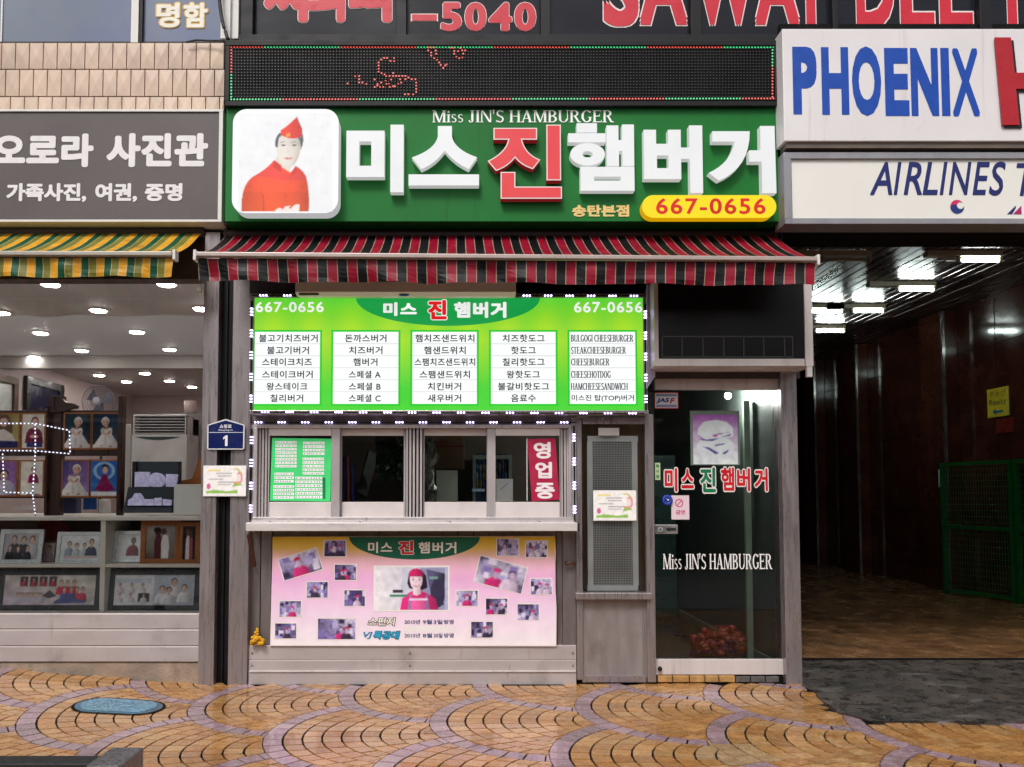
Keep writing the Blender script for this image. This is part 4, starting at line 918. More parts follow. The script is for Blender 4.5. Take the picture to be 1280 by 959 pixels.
txt = [(650, 250), (650, 262), (650, 275), (650, 287), (660, 238), (672, 232), (684, 232), (712, 232), (712, 244), (697, 244), (662, 292), (674, 298), (680, 304), (694, 304), (708, 292), (708, 304), (720, 304), (732, 304), (745, 304), (757, 304), (757, 317), (769, 310), (782, 317), (797, 317), (800, 330), (800, 342), (800, 355), (800, 367), (788, 377), (769, 377), (755, 377), (740, 330), (728, 336), (715, 345), (708, 345), (694, 348), (680, 336), (668, 348), (655, 348), (645, 342), (634, 348), (634, 318), (645, 336), (660, 330), (678, 324), (690, 336), (700, 318), (736, 317), (556, 304), (572, 304), (572, 317), (572, 330), (585, 330), (602, 336), (526, 334), (848, 190), (848, 202), (860, 190), (872, 190), (860, 210), (860, 222), (872, 232), (884, 240), (892, 250), (898, 260), (908, 272), (916, 262), (922, 256), (880, 215), (878, 202), (936, 192), (948, 192), (952, 204), (952, 215), (960, 228), (972, 232), (984, 230), (988, 215), (984, 202), (976, 192), (996, 202), (968, 205)]
for x, y in txt: dot(mr_, 270 + x / 3.197, y / 3.197, .0078)
for j in range(17):
    for i in range(176): dot(md_, 290.5 + i * 3.83, 60.6 + j * 3.75, .0062, (.022, .019, .022, 1))
mr_.build('red_dots', LEDR, tk); mg_.build('green_dots', LEDG, tk); md_.build('unlit_dots', VINYL, tk)
o = tag(tk, tk['label'], 'LED board')
# ------------------------------------------------------------------ studio sign
YG = D - .2
sg_ = thing('studio_sign', 'grey photo studio sign with white Korean lettering above the yellow awning', 'sign', P(100, 277, D))
m = MB(); m.pb(-420, 139, 273, 274.5, YG, .2, pym=200); m.build('panel', M('sign_grey', c(88, 79, 80), .4, 0, .06, (2, 2, 2), dirt=(c(104, 95, 95), .5, (3, 3, 3), .6)), sg_)
m = MB(); m.pb(-420, 136.5, 278, 139, YG - .012, .22, pym=200); m.pb(-420, 274.5, 278, 277.5, YG - .012, .22, pym=200); m.pb(273, 139, 278, 274.5, YG - .012, .22, pym=200); m.build('frame', WHITE, sg_, bevel=.003)
m = MB(); lt = c(232, 228, 230)
text(m, '오로라', (-9, 167, 117, 209), YG - .003, lt, .05, sp=1.05); text(m, '사진관', (133, 166.5, 260, 209), YG - .003, lt, .05, sp=1.05)
m.build('lettering', VINYL, sg_); m = MB(); text(m, '가족사진,', (8, 229, 108, 252.5), YG - .003, lt, .045); text(m, '여권,', (119, 229, 171.5, 252.5), YG - .003, lt, .045); text(m, '증명', (181, 229, 228, 251.5), YG - .003, lt, .045)
m.build('lettering', VINYL, sg_)
# ------------------------------------------------------------------ hotel and airline signs
YH = D - .42
ho = thing('hotel_sign', 'large white box sign with tall blue and red capitals over the passage', 'sign', P(1200, 178, YH + .08))
m = MB(); m.pb(979, 36, 1560, 176.5, YH, .16, pym=110); m.build('box', M('sign_white', c(226, 222, 224), .35, 0, .04, (2, 2, 2), dirt=(c(176, 160, 152), .45, (10, 10, .6), .6)), ho, bevel=.006)
m = MB(); m.pb(983, 176.8, 1560, 185, YH + .02, .12, pym=180); m.build('base_rail', M('sign_base_rail', c(110, 98, 90), .5, .2, .2), ho)
m = MB()
for s, r in zip('PHOENIX', ((991, 58.5, 1021, 143), (1027, 59, 1061, 143.5), (1065, 58, 1101.5, 145), (1106, 60, 1136, 145), (1138.5, 60, 1173, 145), (1176.5, 60, 1187, 145), (1190, 60.5, 1224, 145.5))):
    text(m, s, r, YH - .002, c(4, 70, 170), .022 if s == 'I' else .03 if s == 'X' else .045, sq=s not in 'XO')
m.build('lettering', VINYL, ho)
m = MB()
for dx, dy, t, col, yo in ((4.5, 2.5, .012, c(28, 22, 26), -.0), (0, 0, .02, c(176, 22, 38), -.012)):
    xs = [(1243, 49), (1263, 49), (1266, 93), (1306, 93), (1303, 49), (1325, 49), (1330, 158), (1309, 158), (1308, 113), (1267, 113), (1270, 158), (1249, 158)]
    m.prism(world([(x + dx, y + dy) for x, y in xs], YH), YH - .012 + yo, .012, (), col)
m.build('raised_letter', VINYL, ho)
YI = D - .38
ai = thing('ticket_sign', 'weathered cream airline ticket sign in grey frame below the white hotel sign', 'sign', P(1200, 279, YI + .1))
m = MB(); m.pb(980.5, 190, 1560, 198, YI, .2, pym=235); m.pb(980.5, 273.5, 1560, 280, YI, .2, pym=235); m.pb(980.5, 198, 990, 273.5, YI, .2, pym=235); m.build('frame', M('grey_sign_frame', c(150, 150, 156), .4, .3, .08, V6, dirt=(c(100, 92, 88), .5, (8, 8, 2), .58)), ai, bevel=.004)
m = MB(); m.pb(990, 198, 1560, 273.5, YI + .02, .15, pym=235); m.build('face', M('sign_cream', c(232, 230, 224), .4, 0, .03, (2, 2, 2), dirt=(c(214, 200, 172), .7, (1.1, 1.1, 1.9), .56)), ai)
m = MB(); nv = c(26, 36, 104); YI2 = YI + .018
for s, r in zip('AIRLINES', ((1087, 202.5, 1115, 244), (1116.5, 202.5, 1127.5, 244), (1129, 202.5, 1152.5, 244), (1152.5, 202.5, 1172, 244), (1174, 202.5, 1185, 244), (1185.5, 202.5, 1215, 244), (1215, 202.5, 1238, 244), (1235.5, 202, 1258, 245))):
    text(m, s, r, YI2, nv, .014, shear=.28)
text(m, 'T', (1271, 204, 1297, 245), YI2, nv, .008, shear=.28)
lc, lr = (1196.5, 258.5), 8.7
def arcp(cx, cy, r, a0, a1, n=12): return [(cx + r * math.cos(math.radians(a0 + (a1 - a0) * k / n)), cy + r * math.sin(math.radians(a0 + (a1 - a0) * k / n))) for k in range(n + 1)]
m.prism(world(arcp(*lc, lr, 160, 340) + arcp(lc[0] + lr * .47, lc[1] - lr * .17, lr * .5, 340, 160)[1:] + arcp(lc[0] - lr * .47, lc[1] + lr * .17, lr * .5, 340, 520)[1:-1], YI2), YI2, 0, (), c(205, 40, 100))
m.prism(world(arcp(*lc, lr, -20, 160) + arcp(lc[0] - lr * .47, lc[1] + lr * .17, lr * .5, 160, 340)[1:] + arcp(lc[0] + lr * .47, lc[1] - lr * .17, lr * .5, 160, -20)[1:-1], YI2), YI2 - .0012, 0, (), c(24, 50, 120))
for q, col in (([(1258.5, 268), (1270, 257), (1270, 260), (1265, 268)], nv), ([(1266, 268), (1277, 257), (1277, 268)], c(170, 30, 100))): m.prism(world(q, YI2), YI2, 0, (), col)
m.build('lettering', VINYL, ai)

# ------------------------------------------------------------------ awnings
def awning(name, label, xL, xR, bL, bR, yb, yfL, yfR, vb_L, vb_R, Yf, seq, wdt, line, barcol, cas, sag=.03, phase=0):
    t = thing(name, label, 'awning', (P((bL + bR) / 2, yb, D).x, D - .02, P(600, yb, D).z))
    FL, FR = P(xL, yfL, Yf), P(xR, yfR, Yf); BL, BR = P(bL, yb, D - .06), P(bR, yb, D - .06)
    n = max(1, int(round((xR - xL) / wdt))); m = MB(); v = MB(); un = MB()
    VL, VR = P(xL + 2, vb_L, Yf), P(xR - 2, vb_R, Yf)
    for k in range(n):
        col = seq[(k + phase) % len(seq)]; f0, f1 = k / n, (k + 1) / n; e = .045 / n
        for (a, b, cl) in ((f0, f0 + e, line), (f0 + e, f1 - e, col), (f1 - e, f1, line)):
            last = None
            for s in range(7):
                g = s / 6; row = [BL.lerp(BR, q).lerp(FL.lerp(FR, q), g) + Vector((0, 0, -sag * math.sin(g * math.pi) + .004 * noise.noise(Vector((q * 60, g * 3, 1))))) for q in (a, b)]
                if last: m.poly([last[0], row[0], row[1], last[1]], cl)
                last = row
            last = None
            for s in range(6):
                g = s / 5
                row = [(FL.lerp(FR, q) + Vector((0, 0, -.03))).lerp(VL.lerp(VR, q), g) + Vector((0, (.018 * math.sin(q * n * .9) + .03 * noise.noise(Vector((q * n * .35, g * 1.5, 4)))) * g, .006 * g * math.sin(q * n * .45))) for q in (a, b)]
                if last: v.poly([last[0], row[0], row[1], last[1]], cl)
                last = row
    m.build('canopy', CLOTH, t, solid=.003); v.build('valance', CLOTH, t, solid=.003)
    b = MB(); b.obox(FL + Vector((0, -.015, -.008)), FR + Vector((0, -.015, -.008)), .05, .032); b.build('front_bar', M(name + '_bar', barcol, .35, .2, .06, V6, dirt=(c(120, 90, 80), .4, (9, 9, 9), .6)), t, bevel=.006)
    for q in (FL, FR): e = MB(); e.obox(q + Vector((-.012 if q is FL else .012, .0, 0)) + Vector((0, -.03, -.012)), q + Vector((-.012 if q is FL else .012, .04, -.012)), .022, .075); e.build('end_cap', WHITE, t, bevel=.004)
    e = MB(); e.tube([BL + Vector((-.02, .0, .0)), BR + Vector((.02, 0, 0))], .04, 10); e.build('roller', M(name + '_roller', c(80, 70, 66), .5, .3), t, smooth=True)
    if cas:
        e = MB(); e.box(BL.x, BR.x, D - .14, D, BL.z + .05, BL.z + .11); e.build('cassette', M(name + '_cassette', cas, .4, .1, .1), t, bevel=.004)
    for f in (.12, .88):
        e = MB(); q = BL.lerp(BR, f); r = FL.lerp(FR, f); md = q.lerp(r, .5) + Vector((.28 if f < .5 else -.28, 0, -.06))
        e.obox(q + Vector((0, .02, -.06)), md, .03, .04); e.obox(md, r + Vector((0, .03, -.02)), .03, .04); e.build('folding_arm', STEELD, t)
    return t
blk, red = c(10, 10, 14), c(134, 8, 38)
awning('striped_awning', 'red and black striped awning with cream piping over the hamburger shop front', 247, 1019, 284, 967, 293, 318, 324, 351, 357, 5.61, [blk, red], 12.55, c(150, 128, 108), c(178, 164, 158), c(96, 52, 56))
yl_, gr_, ol_ = c(206, 146, 26), c(14, 74, 46), c(112, 108, 40)
awning('yellow_awning', 'yellow and green striped awning over the photo studio window', -302, 217, -215, 253, 290, 316, 317.5, 347, 346, 5.72, [yl_, gr_, ol_], 9.6, c(176, 160, 112), c(172, 166, 156), None, phase=1)

# ------------------------------------------------------------------ things on the front
def flat(name, label, cat, rect_, Y, col, th=.004, mat=None, group=None, pts=None):
    m = MB()
    if pts: m.prism(world(pts, Y), Y, th, (), col, back=True)
    else: m.pb(*rect_, Y, th, col)
    return tag(m.build(name, mat or PRINT), label, cat, group)
def bar(m, x0, y0, x1, y1, Y, col): m.poly([P(x0, y1, Y), P(x1, y1, Y), P(x1, y0, Y), P(x0, y0, Y)], col)
# address plate
YQ2 = D - .075
o = flat('address_plate', 'navy blue house number plate with white edge and numeral 1 on the steel posts', 'number plate', None, YQ2, c(225, 226, 230), .008, GLOSSP, pts=[(259, 531), (282, 523.8), (305.5, 531), (305.5, 560.5), (303.5, 562), (261, 562), (259, 560.5)])
m = MB(); m.prism(world([(260.6, 532), (282, 525.6), (304, 532), (304, 560.6), (260.6, 560.6)], YQ2), YQ2 - .0012, 0, (), c(24, 36, 92))
text(m, '쇼핑로', (274.5, 530.5, 289.5, 535.5), YQ2 - .0024, c(235, 236, 240), .03); text(m, 'Shopping-ro', (273, 536.5, 291, 539.2), YQ2 - .0024, c(215, 218, 230), .02); bar(m, 261, 540.3, 304, 541, YQ2 - .0024, c(215, 218, 230))
m.prism(world([(281.4, 557.6), (281.4, 548), (279, 549.6), (279, 547), (282.2, 544.4), (284.6, 544.4), (284.6, 557.6)], YQ2), YQ2 - .0024, 0, (), c(240, 240, 244)); m.build('lettering', GLOSSP, o)
def flyer(rect_, Y, label):
    o = flat('paper_flyer', label, 'flyer', rect_, Y, c(236, 234, 230), .003, group='pastel flyers on the front')
    gr, pk = c(150, 200, 90), c(236, 150, 170)
    sh = [('p', [(.06, .08), (.06, .16), (.3, .2), (.55, .15), (.8, .2), (.82, .08)], gr), ('e', .86, .62, .07, .2, pk), ('e', .84, .6, .05, .13, c(246, 232, 226)), ('e', .78, .4, .06, .08, c(240, 170, 110)), ('p', [(.68, .3), (.9, .36), (.9, .42), (.72, .4)], c(160, 200, 100)), ('e', .12, .32, .05, .1, c(216, 110, 160)), ('r', .1, .82, .4, .88, c(240, 220, 130)), ('p', [(.62, .9), (.8, .86), (.9, .72), (.92, .76), (.82, .92)], c(220, 205, 120))]
    for (a, b, y) in ((.3, .68, .74), (.34, .66, .65), (.12, .46, .54), (.34, .74, .44), (.34, .66, .36)): sh.append(('r', a, y, b, y + .03, c(150, 146, 150)))
    x0, y0, x1, y1 = rect_; m = MB(); ppic(m, (x0 + .6, y0 + .6, x1 - .6, y1 - .6), Y - .0012, sh, [c(250, 248, 246)] * 4, nx=70, ny=46, ns=.01); m.build('print', PRINT, o); return o
flyer((254, 582, 307.6, 620.5), D - .074, 'white flyer with pastel flowers taped below the blue number plate')
flyer((741.6, 613, 795.5, 651), D - .008, 'white pastel flyer taped on the narrow side window glass')
flat('paper_slip', 'small blank white paper slip at the top of the narrow side window', 'paper slip', (748, 535, 774, 544.5), D - .006, c(226, 226, 222), .002)
# stickers on the door
YD2 = D + .041
o = flat('security_sticker', 'white security sticker with red border at top corner of glass door', 'sticker', (814.8 + 3.5, 490.5, 848, 511), YD2, c(196, 60, 70), .002)
m = MB(); bar(m, 819, 491.6, 847, 509.8, YD2 - .001, c(216, 218, 226)); bar(m, 820, 492.5, 846, 495.6, YD2 - .0018, c(130, 140, 170)); bar(m, 820, 506, 846, 509, YD2 - .0018, c(130, 140, 170)); text(m, 'JAS', (820, 497.5, 837, 504.5), YD2 - .002, c(50, 60, 130), .05, shear=.25); text(m, 'F', (837, 497.5, 844, 504.5), YD2 - .002, c(200, 40, 60), .05, shear=.25); m.build('lettering', PRINT, o)
o = flat('burger_poster', 'purple and white hamburger picture poster on the glass door', 'poster', (863, 513.5, 924.6, 581.5), YD2, c(104, 122, 110), .003)
bun = c(206, 216, 220); pu = c(74, 58, 140)
sh = [('p', [(.1, .6), (.12, .74), (.25, .86), (.5, .9), (.76, .86), (.9, .74), (.9, .56), (.5, .52)], bun), ('e', .5, .68, .38, .2, bun), ('e', .5, .34, .42, .24, bun)]
sh += [('p', [(.14, .54), (.3, .5), (.5, .52), (.84, .58), (.86, .62), (.7, .57), (.44, .47), (.2, .48)], pu), ('p', [(.5, .62), (.8, .64), (.82, .66), (.6, .6)], pu), ('p', [(.2, .36), (.34, .3), (.5, .2), (.58, .22), (.5, .27), (.36, .34)], pu), ('p', [(.46, .36), (.7, .4), (.72, .43), (.52, .4)], pu), ('p', [(.64, .22), (.8, .3), (.78, .25), (.7, .2)], pu), ('e', .5, .58, .06, .03, c(170, 80, 160))]
m = MB(); ppic(m, (866.3, 518.7, 922, 580.5), YD2 - .0014, sh, [c(214, 226, 226), c(218, 228, 228), c(160, 84, 176), c(150, 80, 172)], nx=60, ny=66, ns=.05, nsc=9); m.build('print', PRINT, o)
o = flat('no_smoking_sticker', 'small pink no smoking sticker beside the blue rosette on the glass door', 'sticker', (839.2, 619.3, 861.6, 649.5), YD2, c(226, 206, 214), .002)
m = MB(); pk = c(206, 70, 120)
rg = world(ell(849, 629, 5.2, 5.2, 24), YD2); m.prism(rg, YD2 - .001, 0, [world(ell(849, 629, 3.9, 3.9, 24), YD2)], pk); m.poly([P(845.6, 631.8, YD2 - .0016), P(846.4, 632.6, YD2 - .0016), P(852.4, 626.4, YD2 - .0016), P(851.6, 625.6, YD2 - .0016)], pk)
text(m, '금연', (844.5, 637.5, 856.5, 643), YD2 - .001, pk, .03); m.build('print', PRINT, o)
m = MB(); q = P(834.2, 625.5, YD2 - .012)
for k in range(12): a = k * math.pi / 6; m.ball(q + Vector((.03 * math.cos(a), 0, .03 * math.sin(a))), .015, .012, .015, 8, 6, c(24, 56, 170))
m.ball(q, .026, .012, .026, 10, 6, c(18, 40, 130)); m.ball(q + Vector((.004, -.01, .002)), .008, .006, .008, 8, 6, c(220, 220, 225)); tag(m.build('door_rosette', GLOSSP, None, smooth=True), 'shiny blue round rosette stuck on the glass door above the handle', 'rosette')
o = flat('push_label', 'narrow pale green vertical label at the hinge-less edge of the glass door', 'label', (818.8, 578.6, 825.4, 600), YD2, c(196, 220, 170), .002)
o['label'] = 'narrow pale green vertical label beside the red door lettering'
m = MB(); text(m, '복', (820, 580.5, 824, 585), YD2 - .001, c(60, 130, 60), .03); text(m, '사', (820, 587, 824, 591.5), YD2 - .001, c(60, 130, 60), .03); text(m, '점', (820, 593.5, 824, 598), YD2 - .001, c(60, 130, 60), .03); m.build('print', PRINT, o)
# banner under the counter
YN = D - .035
o = flat('photo_banner', 'yellow and pink banner with small photographs under the serving counter', 'banner', None, YN, c(240, 225, 225), .012, pts=[(340.5, 671), (694, 670.5), (695, 690), (693.5, 720), (695.5, 760), (695, 808), (338.5, 807.5)])
m = MB(); x0, x1, z0, z1 = X_(340, YN, 740), X_(694.3, YN, 740), Z_(807, YN), Z_(671.2, YN)
n = 40; base = len(m.V)
stops = [(0, c(246, 238, 240)), (.3, c(242, 214, 238)), (.62, c(238, 180, 224)), (.8, c(240, 190, 196)), (.9, c(238, 196, 90)), (1, c(230, 196, 20))]
for j in range(n + 1):
    v = j / n
    for k in range(len(stops) - 1):
        if stops[k][0] <= v <= stops[k + 1][0]:
            f = (v - stops[k][0]) / (stops[k + 1][0] - stops[k][0]); cl = tuple(stops[k][1][t] * (1 - f) + stops[k + 1][1][t] * f for t in range(3)) + (1,); break
    for x in (x0, x1): m.V.append(Vector((x, YN - .001, z0 + (z1 - z0) * v))); m.C.append(cl)
for j in range(n): q = base + 2 * j; m.F.append([q, q + 1, q + 3, q + 2])
cx, cz, rx, rz = X_(518, YN, 740), z1 - .001, X_(600, YN, 740) - X_(518, YN, 740), Z_(671, YN) - Z_(699, YN)
m.poly([(cx + rx * math.cos(math.pi + math.pi * k / 32), YN - .0022, cz + rz * math.sin(math.pi + math.pi * k / 32)) for k in range(33)], c(12, 98, 72)); m.build('print', PRINT, o)
m = MB(); YT2 = YN - .0035; nw = c(240, 236, 226)
text(m, '미스', (460, 677.5, 490.5, 691.5), YT2, nw, .03, sp=1.15); text(m, '햄버거', (523, 677.5, 570.5, 692), YT2, nw, .03, sp=1.1); text(m, '진', (498.5, 676, 517, 693), YT2, nw, .085, ref=.045); text(m, '진', (498.5, 676, 517, 693), YT2 - .001, c(206, 34, 46), .045)
text(m, '스펀지', (460, 772, 494, 782), YT2, c(60, 52, 48), .09, ref=.02, shear=.12); text(m, '스펀지', (460, 772, 494, 782), YT2 - .001, c(242, 238, 226), .028, ref=.02, shear=.12)
text(m, 'VJ', (454, 790, 466, 799), YT2, c(40, 130, 180), .03, shear=.25); text(m, '특공대', (467, 789, 500, 799), YT2, c(16, 60, 80), .09, ref=.03, shear=.2); text(m, '특공대', (467, 789, 500, 799), YT2 - .001, c(40, 165, 205), .035, ref=.03, shear=.2)
for y, s in ((777.5, ('2010년', '9월', '3일', '방영')), (794.5, ('2010년', '8월', '20일', '방영'))):
    for q, (a, b) in zip(s, ((505.5, 525), (528.5, 540), (542, 553), (555, 567))): text(m, q, (a, y - 2.8, b, y + 2.6), YT2, c(60, 74, 120), .015)
m.build('lettering', PRINT, o)
pal = [c(70, 56, 110), c(130, 116, 180), c(176, 166, 214), c(46, 34, 70), c(222, 214, 236)]; mag = c(206, 40, 120); lil = c(206, 180, 216)
def snap(m, rect_, seed, ang=0.0, big=False, lay=0):
    Rr = random.Random(seed); x0, y0, x1, y1 = rect_; YP2 = YN - .0022 - .0012 * lay
    ppic(m, (x0 - 1.2, y0 - 1.2, x1 + 1.2, y1 + 1.2), YP2, [], [c(236, 226, 220)] * 4, nx=1, ny=1, ang=ang)
    sh = []
    for k in range(14):
        a, b = Rr.random(), Rr.random(); sh.append(('r', a - Rr.uniform(.03, .12), b - Rr.uniform(.05, .25), a + .08, b + .14, Rr.choice(pal)))
    if big: sh += man(Rr.uniform(.45, .62), -.1, .98, 1.5, mag, c(60, 30, 60), lil, c(190, 30, 90))
    else:
        for q in range(Rr.choice((1, 2, 2))): sh += man(Rr.uniform(.2, .8), -.1, Rr.uniform(.7, .9), 1.35, Rr.choice((mag, c(60, 50, 80), c(220, 200, 226))), c(60, 30, 60), lil, Rr.choice((mag, None, c(190, 30, 90))))
    ppic(m, rect_, YP2 - .001, sh, [Rr.choice(pal) for _ in range(4)], nx=34, ny=24, ns=.25, nsc=7, seed=seed, ang=ang)
m = MB()
for k, r_ in enumerate(((405.5, 676, 432, 695.5), (418.5, 706, 445, 725), (383.5, 727.5, 409.5, 747), (430.5, 738, 456, 757.5), (349.5, 751.5, 376, 771), (344, 779.5, 370, 798), (397.5, 773.5, 444, 799), (621.5, 674, 648, 694.5), (657.5, 676.5, 684, 696.5), (663.5, 723.5, 689.5, 743), (570.5, 738.5, 597, 757.5), (607.5, 748.5, 634, 768), (647, 755.5, 673.5, 775), (589, 777.5, 616, 797))):
    snap(m, r_, 40 + k, 0, False, 0)
snap(m, (351, 692, 400, 719), 91, math.radians(17), True, 0); snap(m, (596, 702, 656, 735), 92, math.radians(-14.5), False, 0)
rc_ = (467, 707, 562, 764.5)
ppic(m, rc_, YN - .0026, [], [c(244, 240, 236)] * 4, nx=1, ny=1)
sk_ = c(240, 214, 226); sh = [('r', .62, 0, .96, .98, c(150, 150, 186)), ('r', .36, .1, .5, .98, c(206, 208, 226)), ('p', [(.7, .95), (.78, .2), (.94, .1), (.96, .85)], shd(c(84, 82, 118), .85, .1, .9)), ('e', .86, .4, .1, .35, c(52, 48, 78)), ('r', .74, .72, .86, .78, c(120, 160, 150)),
      ('p', [(.46, .86), (.44, .62), (.47, .5), (.64, .46), (.72, .52), (.7, .8), (.64, .92)], c(40, 26, 50)), ('p', [(.34, .0), (.37, .26), (.46, .4), (.54, .46), (.62, .45), (.72, .38), (.83, .26), (.87, .0)], shd(c(226, 40, 128), .6, .26, .7)), ('p', [(.52, .36), (.52, .52), (.62, .52), (.63, .38), (.57, .33)], shd(sk_, .57, .06, .5)),
      ('p', [(.475, .78), (.478, .66), (.495, .56), (.53, .49), (.565, .475), (.605, .5), (.635, .57), (.648, .66), (.648, .78)], shd(sk_, .56, .09, .42)), ('p', [(.46, .76), (.47, .9), (.52, .96), (.57, .97), (.63, .94), (.655, .86), (.655, .76), (.6, .795), (.52, .795)], shd(c(214, 34, 110), .56, .1, .7)),
      ('p', [(.495, .735), (.515, .75), (.54, .74), (.54, .73), (.515, .737)], c(70, 46, 80)), ('p', [(.585, .74), (.61, .752), (.632, .735), (.61, .738)], c(70, 46, 80)), ('e', .519, .7, .014, .013, c(50, 34, 62)), ('e', .608, .7, .014, .013, c(50, 34, 62)), ('p', [(.556, .64), (.563, .69), (.575, .64)], c(206, 166, 190)),
      ('p', [(.515, .6), (.54, .59), (.563, .588), (.59, .59), (.615, .602), (.6, .555), (.566, .535), (.532, .553)], c(176, 50, 96)), ('p', [(.525, .592), (.563, .582), (.605, .594), (.59, .567), (.566, .56), (.54, .566)], c(252, 250, 252)),
      ('p', [(.48, .0), (.5, .22), (.69, .22), (.71, .0)], shd(c(236, 96, 166), .6, .12, .5)), ('p', [(.44, .0), (.475, .36), (.5, .38), (.485, .0)], c(150, 130, 180)), ('p', [(.7, .0), (.69, .36), (.72, .35), (.745, .0)], c(130, 112, 164)), ('p', [(.47, .22), (.47, .27), (.72, .27), (.72, .22)], c(230, 210, 235)), ('r', .24, .4, .38, .47, c(60, 60, 70)), ('r', .2, .3, .44, .36, c(60, 140, 110))]
ppic(m, (469, 709, 560, 762.5), YN - .0036, sh, [c(240, 236, 240), c(180, 180, 210), c(236, 232, 240), c(190, 190, 216)], nx=120, ny=76, ns=.06, nsc=6); m.build('photograph', PRINT, o)
m = MB(); ppic(m, (505, 782, 567, 790), YN - .0022, [], [c(238, 230, 232)] * 4, nx=1, ny=1); m.build('blank_patch', PRINT, o)
# yellow rag
m = MB(); Rr = random.Random(3)
for k in range(16): q = P(Rr.uniform(315, 329), Rr.uniform(797, 805), D - .06 + Rr.uniform(-.02, .02)); m.ball(q, Rr.uniform(.012, .024), .015, Rr.uniform(.012, .022), 7, 5, c(214, 160, 14))
for k in range(6): q = P(Rr.uniform(317, 322), 787 + k * 2, D - .05); m.ball(q, .012, .012, .014, 7, 5, c(214, 160, 14))
tag(m.build('yellow_rag', M('rag_cloth', None, .8, 0, .3, (30, 30, 30), .5, 90)), 'crumpled yellow rag tucked beside the photo banner', 'rag')
# window contents
YW = D + .0
o = flat('price_poster', 'green price poster with white rows on the first serving window pane', 'poster', None, D - .02, c(70, 226, 128), .003, pts=[(339.7, 547.5), (414, 548.5), (413.4, 627), (337.6, 626)])
zq = lambda x, y: (320 + x / 6.095, 520 + y / 6.095); m = MB()
def rows_(x0, x1, y0, n, st, tail):
    for k in range(n):
        a, b = zq(x0, y0 + k * st); e, f = zq(x1, y0 + k * st + st * .72); bar(m, a, b, e, f, D - .0212, c(246, 248, 246))
        Rr = random.Random(int(x0 + k * 7 + y0)); x = a + 1.2
        while x < e - 2:
            q = Rr.uniform(.6, 1.3); bar(m, x, b + 1.0, min(x + q, e - 1), f - 1.0, D - .022, c(110, 124, 122)); x += q + Rr.uniform(1.2, 3.6)
rows_(148, 310, 192, 8, 26, 1); rows_(358, 522, 197, 4, 27, 1); rows_(355, 518, 318, 5, 27.5, 1); rows_(140, 288, 432, 3, 28, 1); rows_(132, 290, 528, 4, 28, 1); rows_(300, 505, 463, 6, 29, 1)
a, b = zq(508, 470); e, f = zq(528, 632); bar(m, a, b, e, f, D - .0222, c(16, 130, 84)); m.build('price_rows', PRINT, o)
o = flat('open_sign', 'tilted crimson upright sign with white Korean letters on the fourth serving window pane', 'sign', None, D - .021, c(176, 30, 70), .004, pts=[(659.2, 549), (694.3, 548), (699, 624.5), (664.8, 627)])
m = MB(); ang = math.radians(3.6); cx_, cy_ = 679, 588
for s, r_ in (('영', (667, 552.5, 688.5, 573.5)), ('업', (669, 577.5, 690, 598)), ('중', (669, 603.5, 693.5, 623.5))): text(m, s, r_, D - .0225, c(244, 232, 236), .04)
m.build('lettering', PRINT, o)
m = MB(); m.pb(658.3, 548.4, 659.2, 626, D - .0215, .005, (.8, .75, .76, 1)); m.build('edge', PRINT, o)
flat('white_card', 'white card with faint blue line leaning inside the fourth serving window', 'card', (619.8, 598.7, 641.2, 627), D - .004, c(226, 226, 226), .004)
m = MB(); m.poly([P(625, 612, D - .0055), P(634.5, 603.5, D - .0055), P(635, 604.2, D - .0055), P(625.6, 612.8, D - .0055)], c(120, 160, 200)); q = m.build('pen_line', PRINT, bpy.data.objects['white_card'])
CB = M('cardboard', None, .7, 0, .1, (6, 6, 3), .2, 60)
m = MB(); Y1 = D + 1.0; m.pb(544.6, 540, 580, 586, Y1, .4, (.30, .19, .10, 1)); o = tag(m.build('cardboard_box', CB, None, bevel=.004), 'brown cardboard carton with a red stripe stored high inside the serving window', 'box')
m = MB(); bar(m, 545, 557, 580, 559, Y1 - .002, c(150, 60, 50)); text(m, '101', (547, 549.5, 560, 555), Y1 - .002, c(140, 80, 50), .03); m.build('stripe', PRINT, o)
m = MB(); m.pb(545.5, 588, 572, 627, D + .5, .004, c(176, 184, 164)); tag(m.build('paper_sheet', PRINT), 'pale sheet of paper hanging below the cardboard carton', 'paper')
m = MB(); Y2 = D + 1.6
for (a, b, e, f) in ((591, 569, 640, 574), (591, 574, 594.5, 632), (636, 574, 640, 632)): m.pb(a, b, e, f, Y2, .5, (.45, .52, .5, 1))
m.pb(594.5, 574, 636, 650, Y2 + .06, .4, (.03, .07, .14, 1)); fr_ = tag(m.build('drinks_fridge', GLOSSP, None), 'pale drinks fridge with contents coloured blue for a glow inside the third serving window', 'fridge')
m = MB(); Rr = random.Random(5)
for k in range(40):
    x, y = 596 + (k % 10) * 4, 580 + (k // 10) * 11; p = P(x, y, Y2 + .03); m.tube([p, p + Vector((0, 0, .1))], .018, 8, Rr.choice([c(20, 60, 130), c(110, 96, 50), c(36, 100, 150), c(120, 140, 160), c(14, 36, 90)]))  # the fridge's blue glow is put into the can colours
m.build('drink_can', PRINT, fr_, smooth=True); fr_.children[0]['kind'] = 'stuff'
m = MB(); m.pb(590, 611, 606, 614.5, D + .35, .03, c(170, 200, 230)); tag(m.build('steel_tray', GLOSSP), 'small pale blue tray on the counter before the drinks fridge', 'tray')
